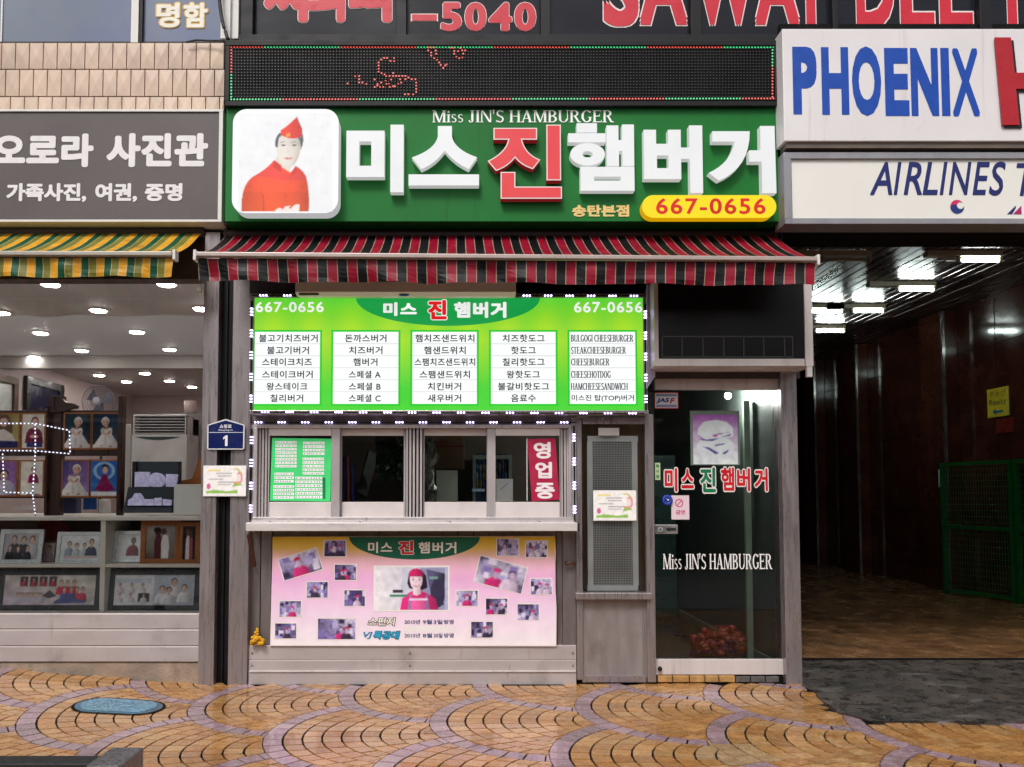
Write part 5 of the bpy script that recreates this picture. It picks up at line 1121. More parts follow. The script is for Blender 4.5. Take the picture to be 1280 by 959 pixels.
# raincoat and leaning board and plastic bags seen through the second window
m = MB(); pts = []; Yc = D + .45
cols = [c(26, 60, 150), c(30, 40, 110), c(60, 40, 120), c(190, 90, 40), c(90, 40, 90), c(30, 60, 140)]
for k in range(12):
    a = 425 + k * 1.6; y0 = 568 + abs(k - 5) * 2.5; yo = .03 * math.sin(k * 1.7)
    m.poly([P(a, 634, Yc + yo), P(a + 1.7, 634, Yc + .03 * math.sin(k * 1.7 + 1.7)), P(a + 1.5 - k * .2, y0, Yc), P(a - k * .2, y0 - 2, Yc)], cols[k // 2])
tag(m.build('hanging_jacket', M('jacket_cloth', None, .5, 0, .25, (9, 9, 3)), None, solid=.006), 'blue and orange jacket hanging inside the second serving window', 'jacket')
m = MB(); a, b = P(452, 618, D + .5), P(466, 566, D + .62); m.obox(a, b, .02, .12, c(44, 46, 38)); tag(m.build('leaning_board', PRINT), 'grey green board leaning behind the second serving window', 'board')
FOIL = M('crumpled_plastic', None, .12, .3, .35, (9, 9, 9), 1.0, 22, coat=.5)
def bag(name, label, rect_, Y, col, seed):
    m = MB(); Rr = random.Random(seed); x0, y0, x1, y1 = rect_; nx, ny = 9, 12; g = {}
    for j in range(ny + 1):
        for i in range(nx + 1):
            e = math.sin(math.pi * i / nx) * math.sin(math.pi * min(1, .08 + j / ny)); g[i, j] = P(x0 + (x1 - x0) * i / nx, y0 + (y1 - y0) * j / ny, Y) + Vector((Rr.gauss(0, .012), -.08 * e + Rr.gauss(0, .025), Rr.gauss(0, .01)))
    for j in range(ny):
        for i in range(nx): m.poly([g[i, j + 1], g[i + 1, j + 1], g[i + 1, j]], col); m.poly([g[i, j + 1], g[i + 1, j], g[i, j]], col)
    return tag(m.build(name, FOIL, None, solid=.004), label, 'plastic bag')
bag('plastic_bag', 'dark green glossy plastic bag hanging inside the second serving window', (470, 538, 510, 600), D + .5, c(34, 62, 42), 4)
bag('plastic_bag', 'silvery crumpled plastic bag hanging beside the cardboard carton', (528, 550, 544, 632), D + .4, c(150, 152, 140), 8)
# onion sack
bs = Vector((2.24, 7.0, .05)); Rr = random.Random(11); m = MB()
for k in range(80):
    a, b = Rr.uniform(0, 6.283), Rr.uniform(.05, 1.0); rr_ = math.sqrt(Rr.random()); zc_ = .07 + .2 * Rr.random() * (1 - .55 * rr_ ** 2)
    p = bs + Vector((.235 * rr_ * math.cos(a), .12 + .14 * rr_ * math.sin(a), zc_)); s = Rr.uniform(.032, .045)
    cl = Rr.choice([(.50, .07, .05, 1), (.58, .12, .07, 1), (.42, .05, .04, 1), (.60, .18, .11, 1)]); m.ball(p, s, s, s * .92, 10, 7, cl)
sk = tag(m.build('onion_sack', M('onion_skin', None, .35, 0, .2, (40, 40, 8)), None, smooth=True), 'red net sack full of onions on the floor behind the glass door', 'onion sack')
m = MB()
for k in range(18):
    f = k / 18 * math.pi; L = []
    for j in range(14): t = j / 13 * math.pi; L.append(bs + Vector((.275 * math.cos(t), .12 - .175 * math.sin(t) * math.sin(f) - .02, .02 + .29 * math.sin(t) * abs(math.cos(f)) * .9)))
    m.tube(L, .003, 4, c(170, 40, 36), caps=False)
m.build('net', M('net_red', c(170, 40, 36), .5), sk)

# ------------------------------------------------------------------ things inside the photo studio
WOOD = M('honey_wood', c(158, 96, 44), .4, 0, .25, (3, 3, 26)); WOODD = M('dark_wood', c(58, 34, 26), .35, 0, .3, (20, 20, 2)); FBLK = M('black_frame', c(24, 24, 28), .3); FWHT = M('silver_frame', c(206, 212, 214), .3, .2, .05); FBRN = M('brown_frame', c(88, 56, 36), .4)
def framed(rect_, Y, fw, fmat, mat_col, shapes, bgc, label, lean=7.0, depth=.02, fwb=None, nx=60, ny=44, ns=.06, cat='framed photo', name='framed_photo', group=None, mount=0.0, yaw=0.0):
    x0, y0, x1, y1 = rect_; m_ = (y0 + y1) / 2
    W, Hh = X_(x1, Y, m_) - X_(x0, Y, m_), Z_(y0, Y) - Z_(y1, Y)
    t = thing(name, label, cat, ((X_(x0, Y, m_) + X_(x1, Y, m_)) / 2, Y, Z_(y1, Y)), group)
    m = MB(); h = W / 2; b = fwb or fw
    m.box(-h, h, 0, depth, 0, b); m.box(-h, h, 0, depth, Hh - fw, Hh); m.box(-h, -h + fw, 0, depth, b, Hh - fw); m.box(h - fw, h, 0, depth, b, Hh - fw)
    m.build('frame', fmat, t, local=True, bevel=.002)
    m = MB(); m.box(-h + fw * .5, h - fw * .5, depth * .55, depth * .8, b * .5, Hh - fw * .5, mat_col)
    m.build('mount', PRINT, t, local=True)
    m = MB(); q = fw + mount; pic(m, (-h + q, depth * .5, b + mount), (W - 2 * q, 0, 0), (0, 0, Hh - fw - b - 2 * mount), shapes, bgc, asp=W / Hh, nx=nx, ny=ny, ns=ns, seed=len(bpy.data.objects) % 50)
    m.build('picture', GLOSSP, t, local=True)
    t.rotation_euler = (math.radians(-lean), 0, math.radians(yaw)); return t
YF = D + .2; fg = 'framed photos on the display shelving'; gb_ = [c(170, 168, 176)] * 2 + [c(186, 182, 186)] * 2
blk_ = c(40, 40, 50)
sh = [];  
for x, h, s in ((.3, .78, c(70, 72, 84)), (.55, .74, c(64, 66, 78)), (.82, .76, c(206, 208, 214))): sh += man(x, .2, h, 1.35, s)
for x, h in ((.18, .6), (.42, .56), (.68, .58)): sh += man(x, .0, h, 1.35, blk_)
framed((-3, 661.5, 51, 705), YF, .035, FWHT, c(230, 232, 232), sh, gb_, 'silver framed group portrait of a family of six on the upper shelf', group=fg, lean=9)
framed((49, 675, 70, 705), YF + .12, .022, FBRN, c(200, 190, 180), man(.5, 0, .9, .7, c(210, 190, 196)), [c(206, 190, 190)] * 4, 'tiny brown framed portrait between two larger silver frames', group=fg, lean=10)
sh = []
for x, h, s in ((.22, .68, c(150, 170, 190)), (.42, .6, c(190, 200, 206)), (.62, .62, c(200, 206, 214))): sh += man(x, .12, h, 1.6, s)
sh += man(.8, .12, .78, 1.6, c(70, 84, 108)); sh.append(('r', .1, .08, .95, .18, c(214, 190, 190)))
framed((69, 664.5, 126, 705), YF, .03, FWHT, c(235, 237, 238), sh, [c(226, 232, 234)] * 4, 'silver framed photo of four people leaning close together', group=fg, lean=9)
framed((139, 663, 178, 703), YF + .05, .03, FWHT, c(230, 234, 234), man(.68, .12, .8, 1.0, c(130, 30, 48), c(30, 24, 28), c(120, 80, 66)), [c(226, 230, 232)] * 4, 'white framed portrait of a seated person in dark red', group=fg, lean=12)
sh = [('p', [(.3, .0), (.28, .5), (.34, .72), (.5, .74), (.56, .4), (.5, 0)], c(92, 44, 50)), ('e', .4, .82, .12, .1, c(70, 46, 42)), ('e', .38, .88, .13, .08, HR), ('p', [(.54, 0), (.52, .5), (.6, .74), (.76, .7), (.8, .4), (.78, 0)], c(232, 230, 226)), ('e', .6, .83, .1, .1, c(96, 64, 52))]
framed((175, 651, 224, 705), YF - .02, .042, WOOD, c(90, 80, 80), sh, [c(110, 100, 96), c(120, 110, 104), c(170, 160, 150), c(150, 150, 150)], 'wide honey wood frame with a couple in dark red and white', group=fg, lean=3)
sh = [('p', [(.22, 0), (.24, .6), (.36, .74), (.5, .7), (.52, 0)], c(226, 222, 220)), ('e', .38, .82, .13, .1, c(110, 76, 60)), ('p', [(.52, 0), (.5, .5), (.58, .68), (.76, .66), (.78, 0)], c(160, 80, 90)), ('e', .62, .78, .12, .1, c(96, 62, 50))]
framed((222, 652.5, 249, 705), YF - .02, .036, WOOD, c(40, 36, 40), sh, [c(46, 40, 46)] * 4, 'narrow honey wood frame with a couple standing hand in hand', group=fg, lean=3, nx=36, ny=60)
sh = []
for k in range(4): x = .17 + k * .105; sh += [('r', x, .62, x + .085, .95, c(70, 40, 50))] + man(x + .042, .64, .28, 3.2, c(206, 40, 70))
sh += [('p', [(.42, .3), (.5, .5), (.58, .3), (.5, .22)], c(70, 64, 80))]
for k in range(9): sh += man(.15 + k * .033, .08, .36, 3.2, c(206, 200, 214))
for k, (x, s) in enumerate(((.62, c(214, 40, 84)), (.69, c(214, 40, 84)), (.76, c(214, 40, 84)), (.8, c(200, 50, 90)), (.86, c(216, 60, 90)), (.66, c(90, 100, 170)), (.74, c(80, 90, 160)))): sh += man(x, .12 + (.22 if k < 3 else 0), .52, 3.2, s)
sh += [('p', [(.55, .1), (.6, .2), (.75, .22), (.9, .15), (.9, .08), (.56, .04)], c(74, 84, 150))]
framed((-6, 711, 125, 764.5), YF - .02, .052, FBLK, c(214, 208, 206), sh, [c(216, 196, 216), c(210, 200, 200), c(214, 204, 200), c(206, 206, 196)], 'long black frame with collage of people in red shirts', group=fg, lean=8, nx=130, ny=44, ns=.14)
sh = [('r', .02, .72, .46, .9, c(196, 208, 220))]
for k in range(6): sh += man(.07 + (k % 3) * .14, .4 if k < 3 else .08, .34, 2.2, c(226, 222, 226))
sh += [('r', .3, .1, .44, .4, blk_)] + man(.37, .1, .28, 2.2, c(226, 220, 220)) + [('r', .49, 0, 1, 1, c(182, 190, 206))]
for x, b, s in ((.74, .3, c(240, 240, 240)), (.88, .1, c(240, 240, 242)), (.6, .06, c(238, 240, 242)), (.68, .02, c(236, 238, 240))): sh += man(x, b, .62, 2.2, s)
framed((133, 711, 249, 764.5), YF - .02, .05, FBLK, c(222, 226, 230), sh, [c(228, 230, 234)] * 4, 'long black frame with family in white shirts beside small pictures', group=fg, lean=8, nx=120, ny=48, ns=.05)
# red cloth and gilt frame backs behind the small frames
m = MB(); Rr = random.Random(2)
for k in range(14): m.ball(P(48 + k * 2.6, 655 + Rr.uniform(0, 10) + abs(k - 7) * 1.5, D + .5), .05, .04, .09, 8, 6, c(120, 20, 28))
tag(m.build('red_cloth', M('red_velvet', None, .8, 0, .25, (12, 12, 12)), None, smooth=True), 'heap of dark red cloth behind the frames on the upper shelf', 'cloth')
# wooden photo screens on the shelf top
def screen(x0, x1, ytop, ybot, Y, pics_, label, posts, base_px):
    t = thing('photo_screen', label, 'photo screen', (X_((x0 + x1) / 2, Y), Y, zc), 'wooden photo screens in the studio window')
    for a, b in posts: m = MB(); m.box(X_(a, Y), X_(b, Y), Y - .03, Y + .05, zc, Z_(ytop, Y)); m.build('post', WOODD, t, bevel=.008)
    for a, b in ((513, 517.5), (559, 570), (619.5, 623)): m = MB(); m.pb(x0, a, x1, b, Y - .01, .04); m.build('rail', WOODD, t, bevel=.004)
    for (r_, sh, bgc) in pics_:
        q = MB(); q.pb(r_[0] - 2, r_[1] - 2, r_[2] + 2, r_[3] + 2, Y - .02, .02, (.18, .09, .04, 1)); pf = q.build('photo', WOOD, t); q = MB(); ppic(q, r_, Y - .0215, sh, bgc, nx=44, ny=56, ns=.1); q.build('print', GLOSSP, pf)
    return t
dr_ = c(232, 226, 222)
def baby(cx, dress, lean=.06):
    ds = tuple(x * .78 for x in dress[:3]); sk = c(222, 178, 156); sd = c(186, 138, 120)
    return [('r', 0, 0, 1, .1, c(214, 208, 204)), ('p', [(cx - .52, .02), (cx - .46, .12), (cx - .2, .4), (cx - .13, .56), (cx + .13, .57), (cx + .2, .42), (cx + .46, .14), (cx + .54, .03)], shd(dress, cx, .45, .45)), ('p', [(cx - .1, .05), (cx - .05, .4), (cx - .02, .4), (cx + .02, .05)], ds), ('p', [(cx + .2, .05), (cx + .08, .42), (cx + .12, .4), (cx + .34, .06)], ds),
            ('e', cx - .15, .5, .08, .09, ds), ('e', cx + .15, .5, .08, .09, dress), ('p', [(cx - .2, .46), (cx - .06, .36), (cx + .02, .4), (cx - .14, .52)], sk), ('p', [(cx + .2, .48), (cx + .08, .38), (cx, .42), (cx + .14, .53)], sd), ('e', cx, .4, .06, .035, sk),
            ('e', cx - .2, .06, .07, .035, sk), ('e', cx + .18, .05, .07, .035, sd), ('p', [(cx - .04, .54), (cx - .04, .66), (cx + .06, .66), (cx + .06, .54)], sd), ('e', cx + lean, .78, .155, .13, c(232, 228, 224)), ('e', cx + lean, .755, .125, .115, c(70, 52, 46)), ('e', cx + lean, .74, .115, .11, sk), ('e', cx + lean + .05, .73, .06, .09, sd), ('e', cx + lean - .01, .74, .075, .1, sk), ('p', [(cx + lean - .14, .82), (cx + lean, .87), (cx + lean + .14, .82), (cx + lean, .845)], c(240, 236, 234)),
            ('e', cx + lean - .045, .755, .02, .012, HR), ('e', cx + lean + .05, .755, .02, .012, HR), ('e', cx + lean, .685, .035, .014, c(180, 80, 76))]
bl = [c(40, 60, 90), c(24, 40, 56), c(20, 54, 60), c(16, 36, 46)]; pb2 = [c(130, 90, 150), c(150, 130, 190), c(50, 60, 120), c(130, 90, 140)]
screen(79, 152, 495, 648, D + .55, [((81, 517.5, 113, 560), baby(.46, dr_), bl), ((116, 517.5, 147, 560), baby(.55, dr_, -.05), bl[::-1]), ((78, 576.5, 111, 620), baby(.44, dr_, .1), pb2),
       ((114, 576.5, 146, 620), [('e', .5, .72, .42, .26, c(150, 190, 226)), ('e', .5, .72, .3, .2, c(60, 110, 190)), ('p', [(.12, .16), (.3, .36), (.42, .6), (.6, .62), (.74, .38), (.95, .18), (.6, .12)], c(134, 20, 84)), ('e', .54, .82, .12, .1, HR), ('e', .54, .74, .1, .1, c(222, 180, 160)), ('e', .36, .1, .1, .05, blk_), ('e', .62, .1, .1, .05, blk_), ('r', 0, 0, 1, .12, c(230, 228, 226))], [c(50, 110, 180)] * 2 + [c(40, 100, 190)] * 2)],
       'dark wood screen with four childhood portraits, three white dresses and one magenta', ((60, 77), (147, 153)), 0)
screen(-40, 58, 508, 648, D + .5, [((-14, 518, 23, 560), [('e', .5, .6, .3, .4, c(110, 80, 60)), ('e', .5, .76, .14, .13, c(216, 180, 156)), ('p', [(.1, 0), (.2, .5), (.5, .56), (.8, .4), (1, .05)], c(226, 214, 206)), ('p', [(.2, 0), (.4, .22), (1, .2), (1, 0)], c(44, 44, 96))], [c(120, 100, 60), c(196, 180, 120), c(60, 40, 40), c(170, 150, 90)]), ((28, 518, 55, 560), man(.55, .14, .82, .64, c(126, 20, 70), c(120, 20, 60)) + [('r', .2, .02, .95, .16, c(56, 56, 120)), ('e', .55, .34, .2, .05, c(214, 170, 150))], [c(222, 214, 196)] * 4),
       ((-18, 577, 20, 619), man(.6, .0, .8, .7, c(206, 200, 216)), [c(130, 90, 160), c(160, 110, 170), c(110, 70, 130), c(150, 100, 160)]), ((26, 577, 53, 619), man(.58, .36, .5, .64, c(160, 30, 96)) + [('r', .3, .1, .9, .14, c(230, 225, 220)), ('r', .3, .2, .9, .24, c(230, 225, 220)), ('r', .3, .0, .9, .04, c(150, 120, 140))], [c(228, 222, 206)] * 4)],
       'dark wood screen with four portraits wound with a white light rope', ((57, 60), (-44, -40)), 0)
m = MB()
prof = [(60, 500), (64, 496), (74, 496), (82, 503), (92, 504.5), (96, 507), (95, 510.5), (86, 512), (78, 515), (60, 517)]
m.prism(world(prof, D + .5), D + .5, .05, (), (.03, .018, .014, 1), back=True); tag(m.build('carved_bracket', WOODD, None, bevel=.004), 'curved dark wood scroll piece between the two photo screens', 'bracket')
# light rope
RP = M('rope_core', c(60, 56, 70), .5)
m = MB(); l = MB(); K = lambda x, y, Y: P(x / 4.79, 440 + y / 4.79, Y); YR = D + .42
for path in ([(0, 428), (210, 428), (415, 470), (420, 610), (215, 592), (10, 590), (-60, 588)], [(210, 428), (212, 592), (195, 845), (25, 840), (15, 600)], [(195, 850), (215, 1000)]):
    for i in range(len(path) - 1):
        a, b = K(*path[i], YR), K(*path[i + 1], YR); m.tube([a, b], .005, 6); n = max(2, int((b - a).length / .03))
        for k in range(n): l.tube([a.lerp(b, (k + .15) / n), a.lerp(b, (k + .62) / n)], .0058, 6)
o = tag(m.build('light_rope', RP), 'white dashed light rope strung in loops over the photo screen', 'light rope'); l.build('bulb', LAMP('rope_light', (.86, .84, 1, 1), 1.6), o)
# fan
Yf = 9.6; fc = P(123, 502, Yf)
t = thing('standing_fan', 'round grey electric fan standing behind the photo screens', 'fan', (fc.x, Yf, .2))
m = MB(); m.tube([(fc.x, Yf + .1, .2), (fc.x, Yf + .1, fc.z)], .018, 8); m.tube([(fc.x, Yf + .1, .2), (fc.x, Yf + .1, .24)], .2, 16); m.build('pole', FBLK, t, smooth=True)
m = MB(); rad = .195
for rr_ in (1.0, .82, .64, .46, .3): m.tube([fc + Vector((rad * rr_ * math.cos(a), -.05 * (1 - rr_), rad * rr_ * math.sin(a))) for a in [2 * math.pi * k / 32 for k in range(33)]], .006 if rr_ == 1 else .0022, 5)
for k in range(30): a = 2 * math.pi * k / 30; m.tube([fc + Vector((.04 * math.cos(a), -.05, .04 * math.sin(a))), fc + Vector((rad * math.cos(a), 0, rad * math.sin(a)))], .002, 4)
m.build('guard', M('fan_grey', c(130, 134, 150), .4, .3), t, smooth=True)
m = MB(); m.ball(fc + Vector((0, -.05, 0)), .05, .02, .05, 14, 8); m.build('hub', M('fan_hub', c(180, 180, 196), .3), t, smooth=True)
for k in range(3):
    m = MB(); a = k * 2.094 + .4; L = []
    for q in (-.5, .5):
        for r2 in (.05, .17): L.append(fc + Vector((r2 * math.cos(a + q), .03 + .025 * q, r2 * math.sin(a + q))))
    m.poly([L[0], L[1], L[3], L[2]]); m.build('blade', M('fan_blade', c(96, 100, 116), .35) if k == 0 else bpy.data.materials['fan_blade'], t, solid=.004)
# floor standing air conditioner
Yq = 8.6; b0 = P(165, 640, Yq)
t = thing('air_conditioner', 'white floor standing air conditioner with dark louvre grille in the studio', 'air conditioner', (X_(203, Yq), Yq, .2))
WP = M('white_plastic', c(214, 214, 214), .35)
xa, xb, zt, zg = X_(165, Yq, 580), X_(232, Yq, 580), Z_(518, Yq), Z_(543, Yq)
m = MB(); m.box(xa, xb, Yq, Yq + .4, .2, zg); m.box(xa, xb, Yq, Yq + .4, zt - .02, zt); m.box(xa, xa + .02, Yq, Yq + .4, zg, zt - .02); m.box(xb - .02, xb, Yq, Yq + .4, zg, zt - .02); m.box(xa, xb, Yq + .2, Yq + .4, zg, zt - .02); m.build('body', WP, t, bevel=.01)
m = MB()
for k in range(6): z = zg + .012 + k * (zt - zg - .03) / 6; m.obox((xa + .02, Yq + .02, z), (xb - .02, Yq + .02, z), .04, .008)
m.build('louvre', WP, t); m = MB(); m.box(xa + .021, xb - .021, Yq + .12, Yq + .19, zg + .001, zt - .021); m.build('grille_void', M('louvre_dark', c(50, 60, 66), .5), t)
m = MB(); L = [(169 + (225 - 169) * k / 12, 546.5 + 3.6 * math.sin(math.pi * k / 12)) for k in range(13)]; m.prism(world(L + [(225, 546), (169, 546)], Yq - .004), Yq - .004, .003, (), c(60, 84, 84)); m.build('control_panel', GLOSSP, t)
# black stepped stand with crystal photo blocks
Yb = D + .5
t = thing('display_stand', 'black stepped display stand on the studio window shelf', 'display stand', (X_(190, Yb), Yb, zc))
m = MB(); m.prism(world([(168, 577), (225.5, 577), (222, 641), (163, 641)], Yb + .16), Yb + .16, .02, (), c(50, 62, 66), back=True); m.prism(world([(160, 609), (217, 609), (214, 641), (154, 641)], Yb), Yb, .03, (), c(48, 58, 64), back=True); m.box(X_(156, Yb), X_(216, Yb), Yb, Yb + .16, Z_(634, Yb), Z_(633, Yb), c(40, 48, 54)); m.box(X_(166, Yb), X_(222, Yb), Yb + .03, Yb + .17, Z_(609.5, Yb), Z_(608.5, Yb), c(40, 48, 54)); m.build('stepped_board', PRINT, t)
m = MB(); m.pb(165, 577, 170, 612, Yb + .13, .03, c(20, 22, 26)); m.pb(222, 577, 225.5, 612, Yb + .13, .03, c(20, 22, 26)); m.pb(154, 634, 214, 641, Yb - .01, .02, c(58, 66, 74)); m.build('edge_board', PRINT, t)
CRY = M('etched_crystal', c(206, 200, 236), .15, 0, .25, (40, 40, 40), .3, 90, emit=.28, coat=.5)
cg = 'etched crystal photo blocks on the black stand'
def crystal(label, fn):
    m = MB(); fn(m); tag(m.build('crystal_block', CRY, None, bevel=.004), label, 'crystal block', cg)
crystal('square etched crystal block on the upper step of the black stand', lambda m: m.pb(168, 590, 185.5, 609, Yb + .06, .04))
crystal('round etched crystal disc in the middle of the upper step', lambda m: m.prism(world(ell(195, 600.5, 10.4, 9.6), Yb + .05), Yb + .05, .04, (), back=True))
crystal('etched crystal block with slanting side on the upper step', lambda m: m.prism(world([(207, 592.5), (221, 593), (219, 609), (207, 609)], Yb + .06), Yb + .06, .04, (), back=True))
crystal('dome shaped etched crystal on the lower step', lambda m: m.prism(world([(159.5, 632), (160, 625), (165, 622), (168, 616.5), (174, 616.5), (178, 622), (178, 632)], Yb - .05), Yb - .05, .04, (), back=True))
crystal('wide low etched crystal beside the dome on the lower step', lambda m: m.pb(179, 624, 191, 632, Yb - .05, .03))
crystal('small upright etched crystal on the lower step', lambda m: m.pb(192.5, 622.5, 201, 632, Yb - .05, .03))
crystal('low etched crystal at the end of the lower step', lambda m: m.prism(world([(203, 624), (214, 625), (213, 632), (203, 632)], Yb - .05), Yb - .05, .03, (), back=True))
m = MB(); m.pb(217, 605.5, 253, 643, D + .45, .3, c(214, 216, 212)); tag(m.build('white_box', PRINT, None, bevel=.004), 'plain white box beside the black display stand', 'box')
m = MB(); Yw = D + .85; m.prism(world([(224, 606), (226, 601), (240, 598), (247, 578), (253, 560), (256, 560), (256, 606)], Yw), Yw, .05, (), back=True); tag(m.build('wooden_easel', WOOD, None, bevel=.004), 'honey wood easel piece leaning above the white box', 'easel')
m = MB(); pl_ = P(238, 518, 9.2); m.tube([pl_ + Vector((0, 0, .01)), P(238, 501.5, 9.2)], .07, 18, (.75, .6, .58, 1)); o = tag(m.build('paper_lamp_shade', PRINT, None, smooth=True), 'pale pink cylinder lamp shade near the air conditioner', 'lamp shade')
m = MB(); m.box(pl_.x - .3, pl_.x + .35, 9.1, 9.6, .2, pl_.z); tag(m.build('cabinet', M('grey_cabinet', c(150, 146, 146), .4), None, bevel=.01), 'grey cabinet behind the air conditioner carrying a pink lamp shade', 'cabinet')
m = MB(); m.pb(148, 530, 163, 640, 8.9, .5, (.55, .52, .5, 1)); tag(m.build('filing_cabinet', PRINT, None, bevel=.006), 'beige cabinet standing at the side of the air conditioner', 'cabinet')
m = MB(); m.pb(72, 648 - 30, 95, 642, D + .7, .1, c(60, 70, 110)); o = tag(m.build('small_photo_stand', PRINT, None), 'small blue photo stand between the wood screens', 'photo stand')
m = MB(); m.pb(104, 622, 120, 637, D + .75, .02, c(40, 90, 170)); tag(m.build('blue_picture', GLOSSP, None), 'small bright blue picture below the white dress portraits', 'picture')
m = MB(); m.tube([P(131, 642, D + .8), P(131, 624, D + .8)], [.05, .045], 14, c(226, 226, 224)); tag(m.build('white_cup', PRINT, None, smooth=True), 'white cup on the shelf behind the wood screen', 'cup')
m = MB(); m.pb(16, 632, 36, 637.5, D + .7, .12, c(226, 224, 220)); tag(m.build('paper_stack', PRINT, None), 'white stack of paper on the shelf top', 'paper')
# frames on the far studio wall
def wframe(pxa, pxb, pya, pyb, label, shapes, bgc, fmat):
    wx = -6.1; ya, yb = -wx * 1000 / (PPX - pxa), -wx * 1000 / (PPX - pxb); ym = (ya + yb) / 2; z0, z1 = Z_(pyb, ym), Z_(pya, ym)
    t = thing('wall_picture', label, 'wall picture', (wx, ym, z0), 'framed pictures on the studio wall')
    m = MB(); f = .1
    for (a, b, e, g) in ((ya, yb, z0, z0 + f), (ya, yb, z1 - f, z1), (ya, ya + f, z0 + f, z1 - f), (yb - f, yb, z0 + f, z1 - f)): m.box(wx + .003, wx + .06, a, b, e, g)
    m.build('frame', fmat, t, bevel=.006); m = MB(); pic(m, (wx + .03, ya + f, z0 + f), (0, yb - ya - 2 * f, 0), (0, 0, z1 - z0 - 2 * f), shapes, bgc, nx=30, ny=30); m.build('picture', GLOSSP, t)
wframe(26, 73, 476, 560, 'big black framed family portrait on the studio wall', man(.35, 0, .6, 1, c(180, 170, 200)) + man(.6, 0, .66, 1, c(90, 90, 120)) + man(.8, 0, .5, 1, c(150, 140, 170)), [c(30, 30, 60)] * 4, FBLK)
wframe(-40, 15, 466, 560, 'pale picture in wide brown frame beside the black framed family portrait', [('e', .85, .2, .15, .3, c(60, 50, 50))], [c(206, 216, 214)] * 4, FBRN)
# ------------------------------------------------------------------ street furniture and cables
q0 = G(149, 884, .02); m = MB(); n = 14; hw, hd = .29, .165
L = [(q0.x + hw - hd + hd * math.cos(-math.pi / 2 + math.pi * k / n), q0.y + hd * math.sin(-math.pi / 2 + math.pi * k / n)) for k in range(n + 1)] + [(q0.x - hw + hd + hd * math.cos(math.pi / 2 + math.pi * k / n), q0.y + hd * math.sin(math.pi / 2 + math.pi * k / n)) for k in range(n + 1)]
def zc_at(x, y, h): return (x, y, gz(x, y) + h)
for k in range(len(L)): a, b = L[k - 1], L[k]; m.poly([zc_at(*a, -.02), zc_at(*b, -.02), zc_at(*b, .012), zc_at(*a, .012)]); m.poly([zc_at(*a, .012), zc_at(*b, .012), zc_at(q0.x + (b[0] - q0.x) * .95, q0.y + (b[1] - q0.y) * .9, .014), zc_at(q0.x + (a[0] - q0.x) * .95, q0.y + (a[1] - q0.y) * .9, .014)])
m.poly([zc_at(q0.x + (x - q0.x) * .95, q0.y + (y - q0.y) * .9, .014 if k % 1 == 0 else 0) for k, (x, y) in enumerate(L)])
for k in range(9):
    y = q0.y - hd * .75 + hd * 1.5 * k / 8; hl = hw - hd + math.sqrt(max(0, hd ** 2 - (y - q0.y) ** 2)) - .04
    for t in range(10):
        xa, xb = q0.x - hl + 2 * hl * t / 10, q0.x - hl + 2 * hl * (t + 1) / 10
        m.poly([zc_at(xa, y - .006, .0145), zc_at(xb, y - .006, .0145), zc_at(xb, y, .021), zc_at(xa, y, .021)]); m.poly([zc_at(xa, y, .021), zc_at(xb, y, .021), zc_at(xb, y + .006, .0145), zc_at(xa, y + .006, .0145)])
tag(m.build('manhole_cover', M('manhole_blue', c(72, 106, 126), .35, .2, .3, (9, 9, 9), .5, 90, dirt=(c(44, 50, 54), .6, (5, 14, 6), .54), dirt2=(c(126, 146, 152), .7, (22, 40, 20), .6))), 'blue grey oval manhole cover with ridges set in the paving', 'manhole cover')
m = MB(); m.poly([zc_at(q0.x + (x - q0.x) * 1.07, q0.y + (y - q0.y) * 1.12, .0095) for x, y in L]); struct(m.build('manhole_joint', GROUT))
t = thing('street_barrier', 'low dark barrier rail ending in a speckled steel block at the pavement edge', 'barrier', (-1.9, 3.4, 0))
bA, bB = G(107, 957, .35), G(140, 934, .35); bw = G(150, 957, .35).x - bA.x
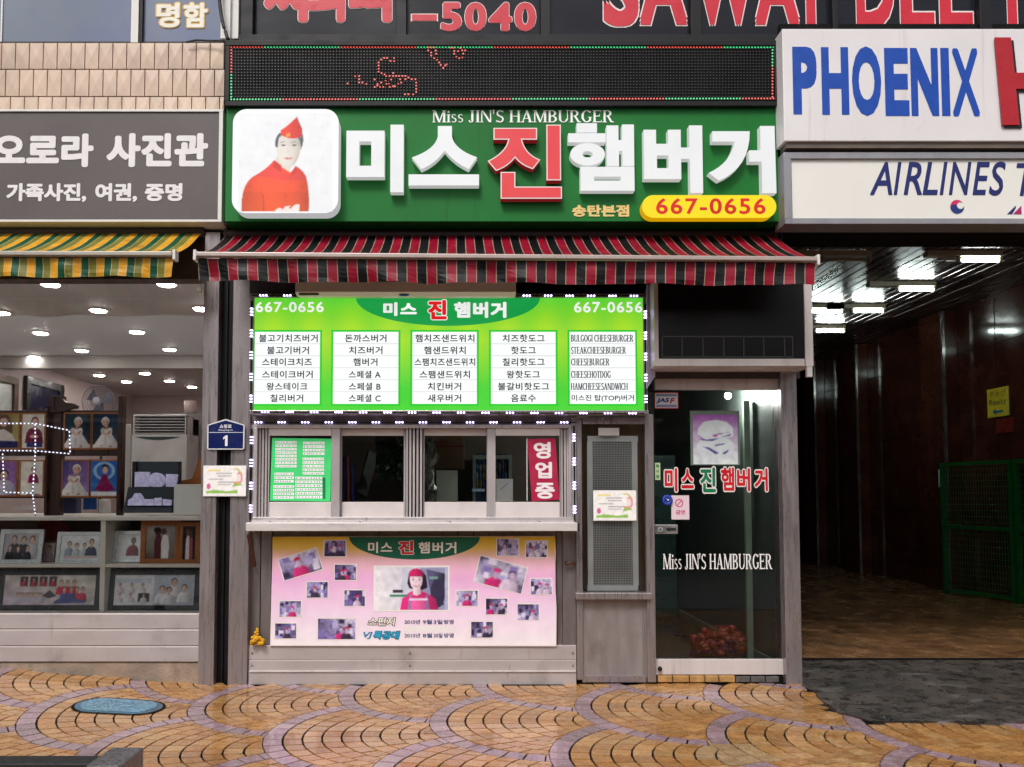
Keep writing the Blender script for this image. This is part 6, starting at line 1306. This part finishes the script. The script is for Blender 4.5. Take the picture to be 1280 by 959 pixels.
m = MB(); m.box((bA.x + bB.x) / 2, (bA.x + bB.x) / 2 + bw, bA.y, bB.y, .0, .35); m.build('end_block', M('speckled_steel', c(112, 110, 114), .3, .6, .3, (60, 60, 60), dirt=(c(40, 40, 44), .7, (50, 50, 50), .5)), t, bevel=.006)
rY = G(60, 944, .34).y; m = MB(); m.box(-3.6, (bA.x + bB.x) / 2 - .002, rY - .1, rY, .27, .34); m.build('rail', RUBBER, t, bevel=.01)
m = MB(); m.box(-3.55, -3.45, rY - .09, rY - .01, 0, .27); m.build('leg', BLACK, t); m = MB(); m.box(-2.45, -2.37, rY - .09, rY - .01, 0, .27); m.build('leg', BLACK, t)
def cable(label, pts, r=.012):
    m = MB(); L = []
    for k in range(len(pts) - 1):
        for s in range(6): L.append(pts[k].lerp(pts[k + 1], s / 6))
    L.append(pts[-1])
    for _ in range(3): L = [L[0]] + [(L[i - 1] + L[i] * 2 + L[i + 1]) / 4 for i in range(1, len(L) - 1)] + [L[-1]]
    m.tube(L, r, 6); tag(m.build('cable', RUBBER, None, smooth=True), label, 'cable', 'black cables between the signs')
cable('thick black cable running down beside the blue window to the LED board', [P(273, -60, D - .1), P(274, 0, D - .12), P(278, 28, D - .14), P(285, 50, D - .2)], .014)
cable('thin black cable lying on the tile ledge below the gold lettering', [P(232, 53, D - .1), P(245, 50, D - .1), P(262, 51, D - .1), P(284, 51, D - .12)], .007)
cable('black cable bundle hanging between the green sign and the hotel sign', [P(973.5, 130, D - .1), P(976, 160, D - .12), P(975, 200, D - .14), P(978, 250, D - .13), P(976, 292, D - .1)], .012)
cable('black cable looping in the gap beside the yellow phone number plate', [P(979, 140, D - .1), P(976, 185, D - .1), P(979, 230, D - .1), P(977, 300, D - .1)], .008)
m = MB(); a = P(255, 351, D - .5); m.tube([a, a + Vector((-.02, 0, -.03)), a + Vector((-.03, 0, -.05))], .003, 5, c(60, 60, 60)); m.box(a.x - .045, a.x - .015, a.y - .01, a.y + .01, a.z - .085, a.z - .05, c(110, 104, 90)); tag(m.build('pull_tag', PRINT), 'tiny tag dangling from the corner of the striped awning', 'tag')
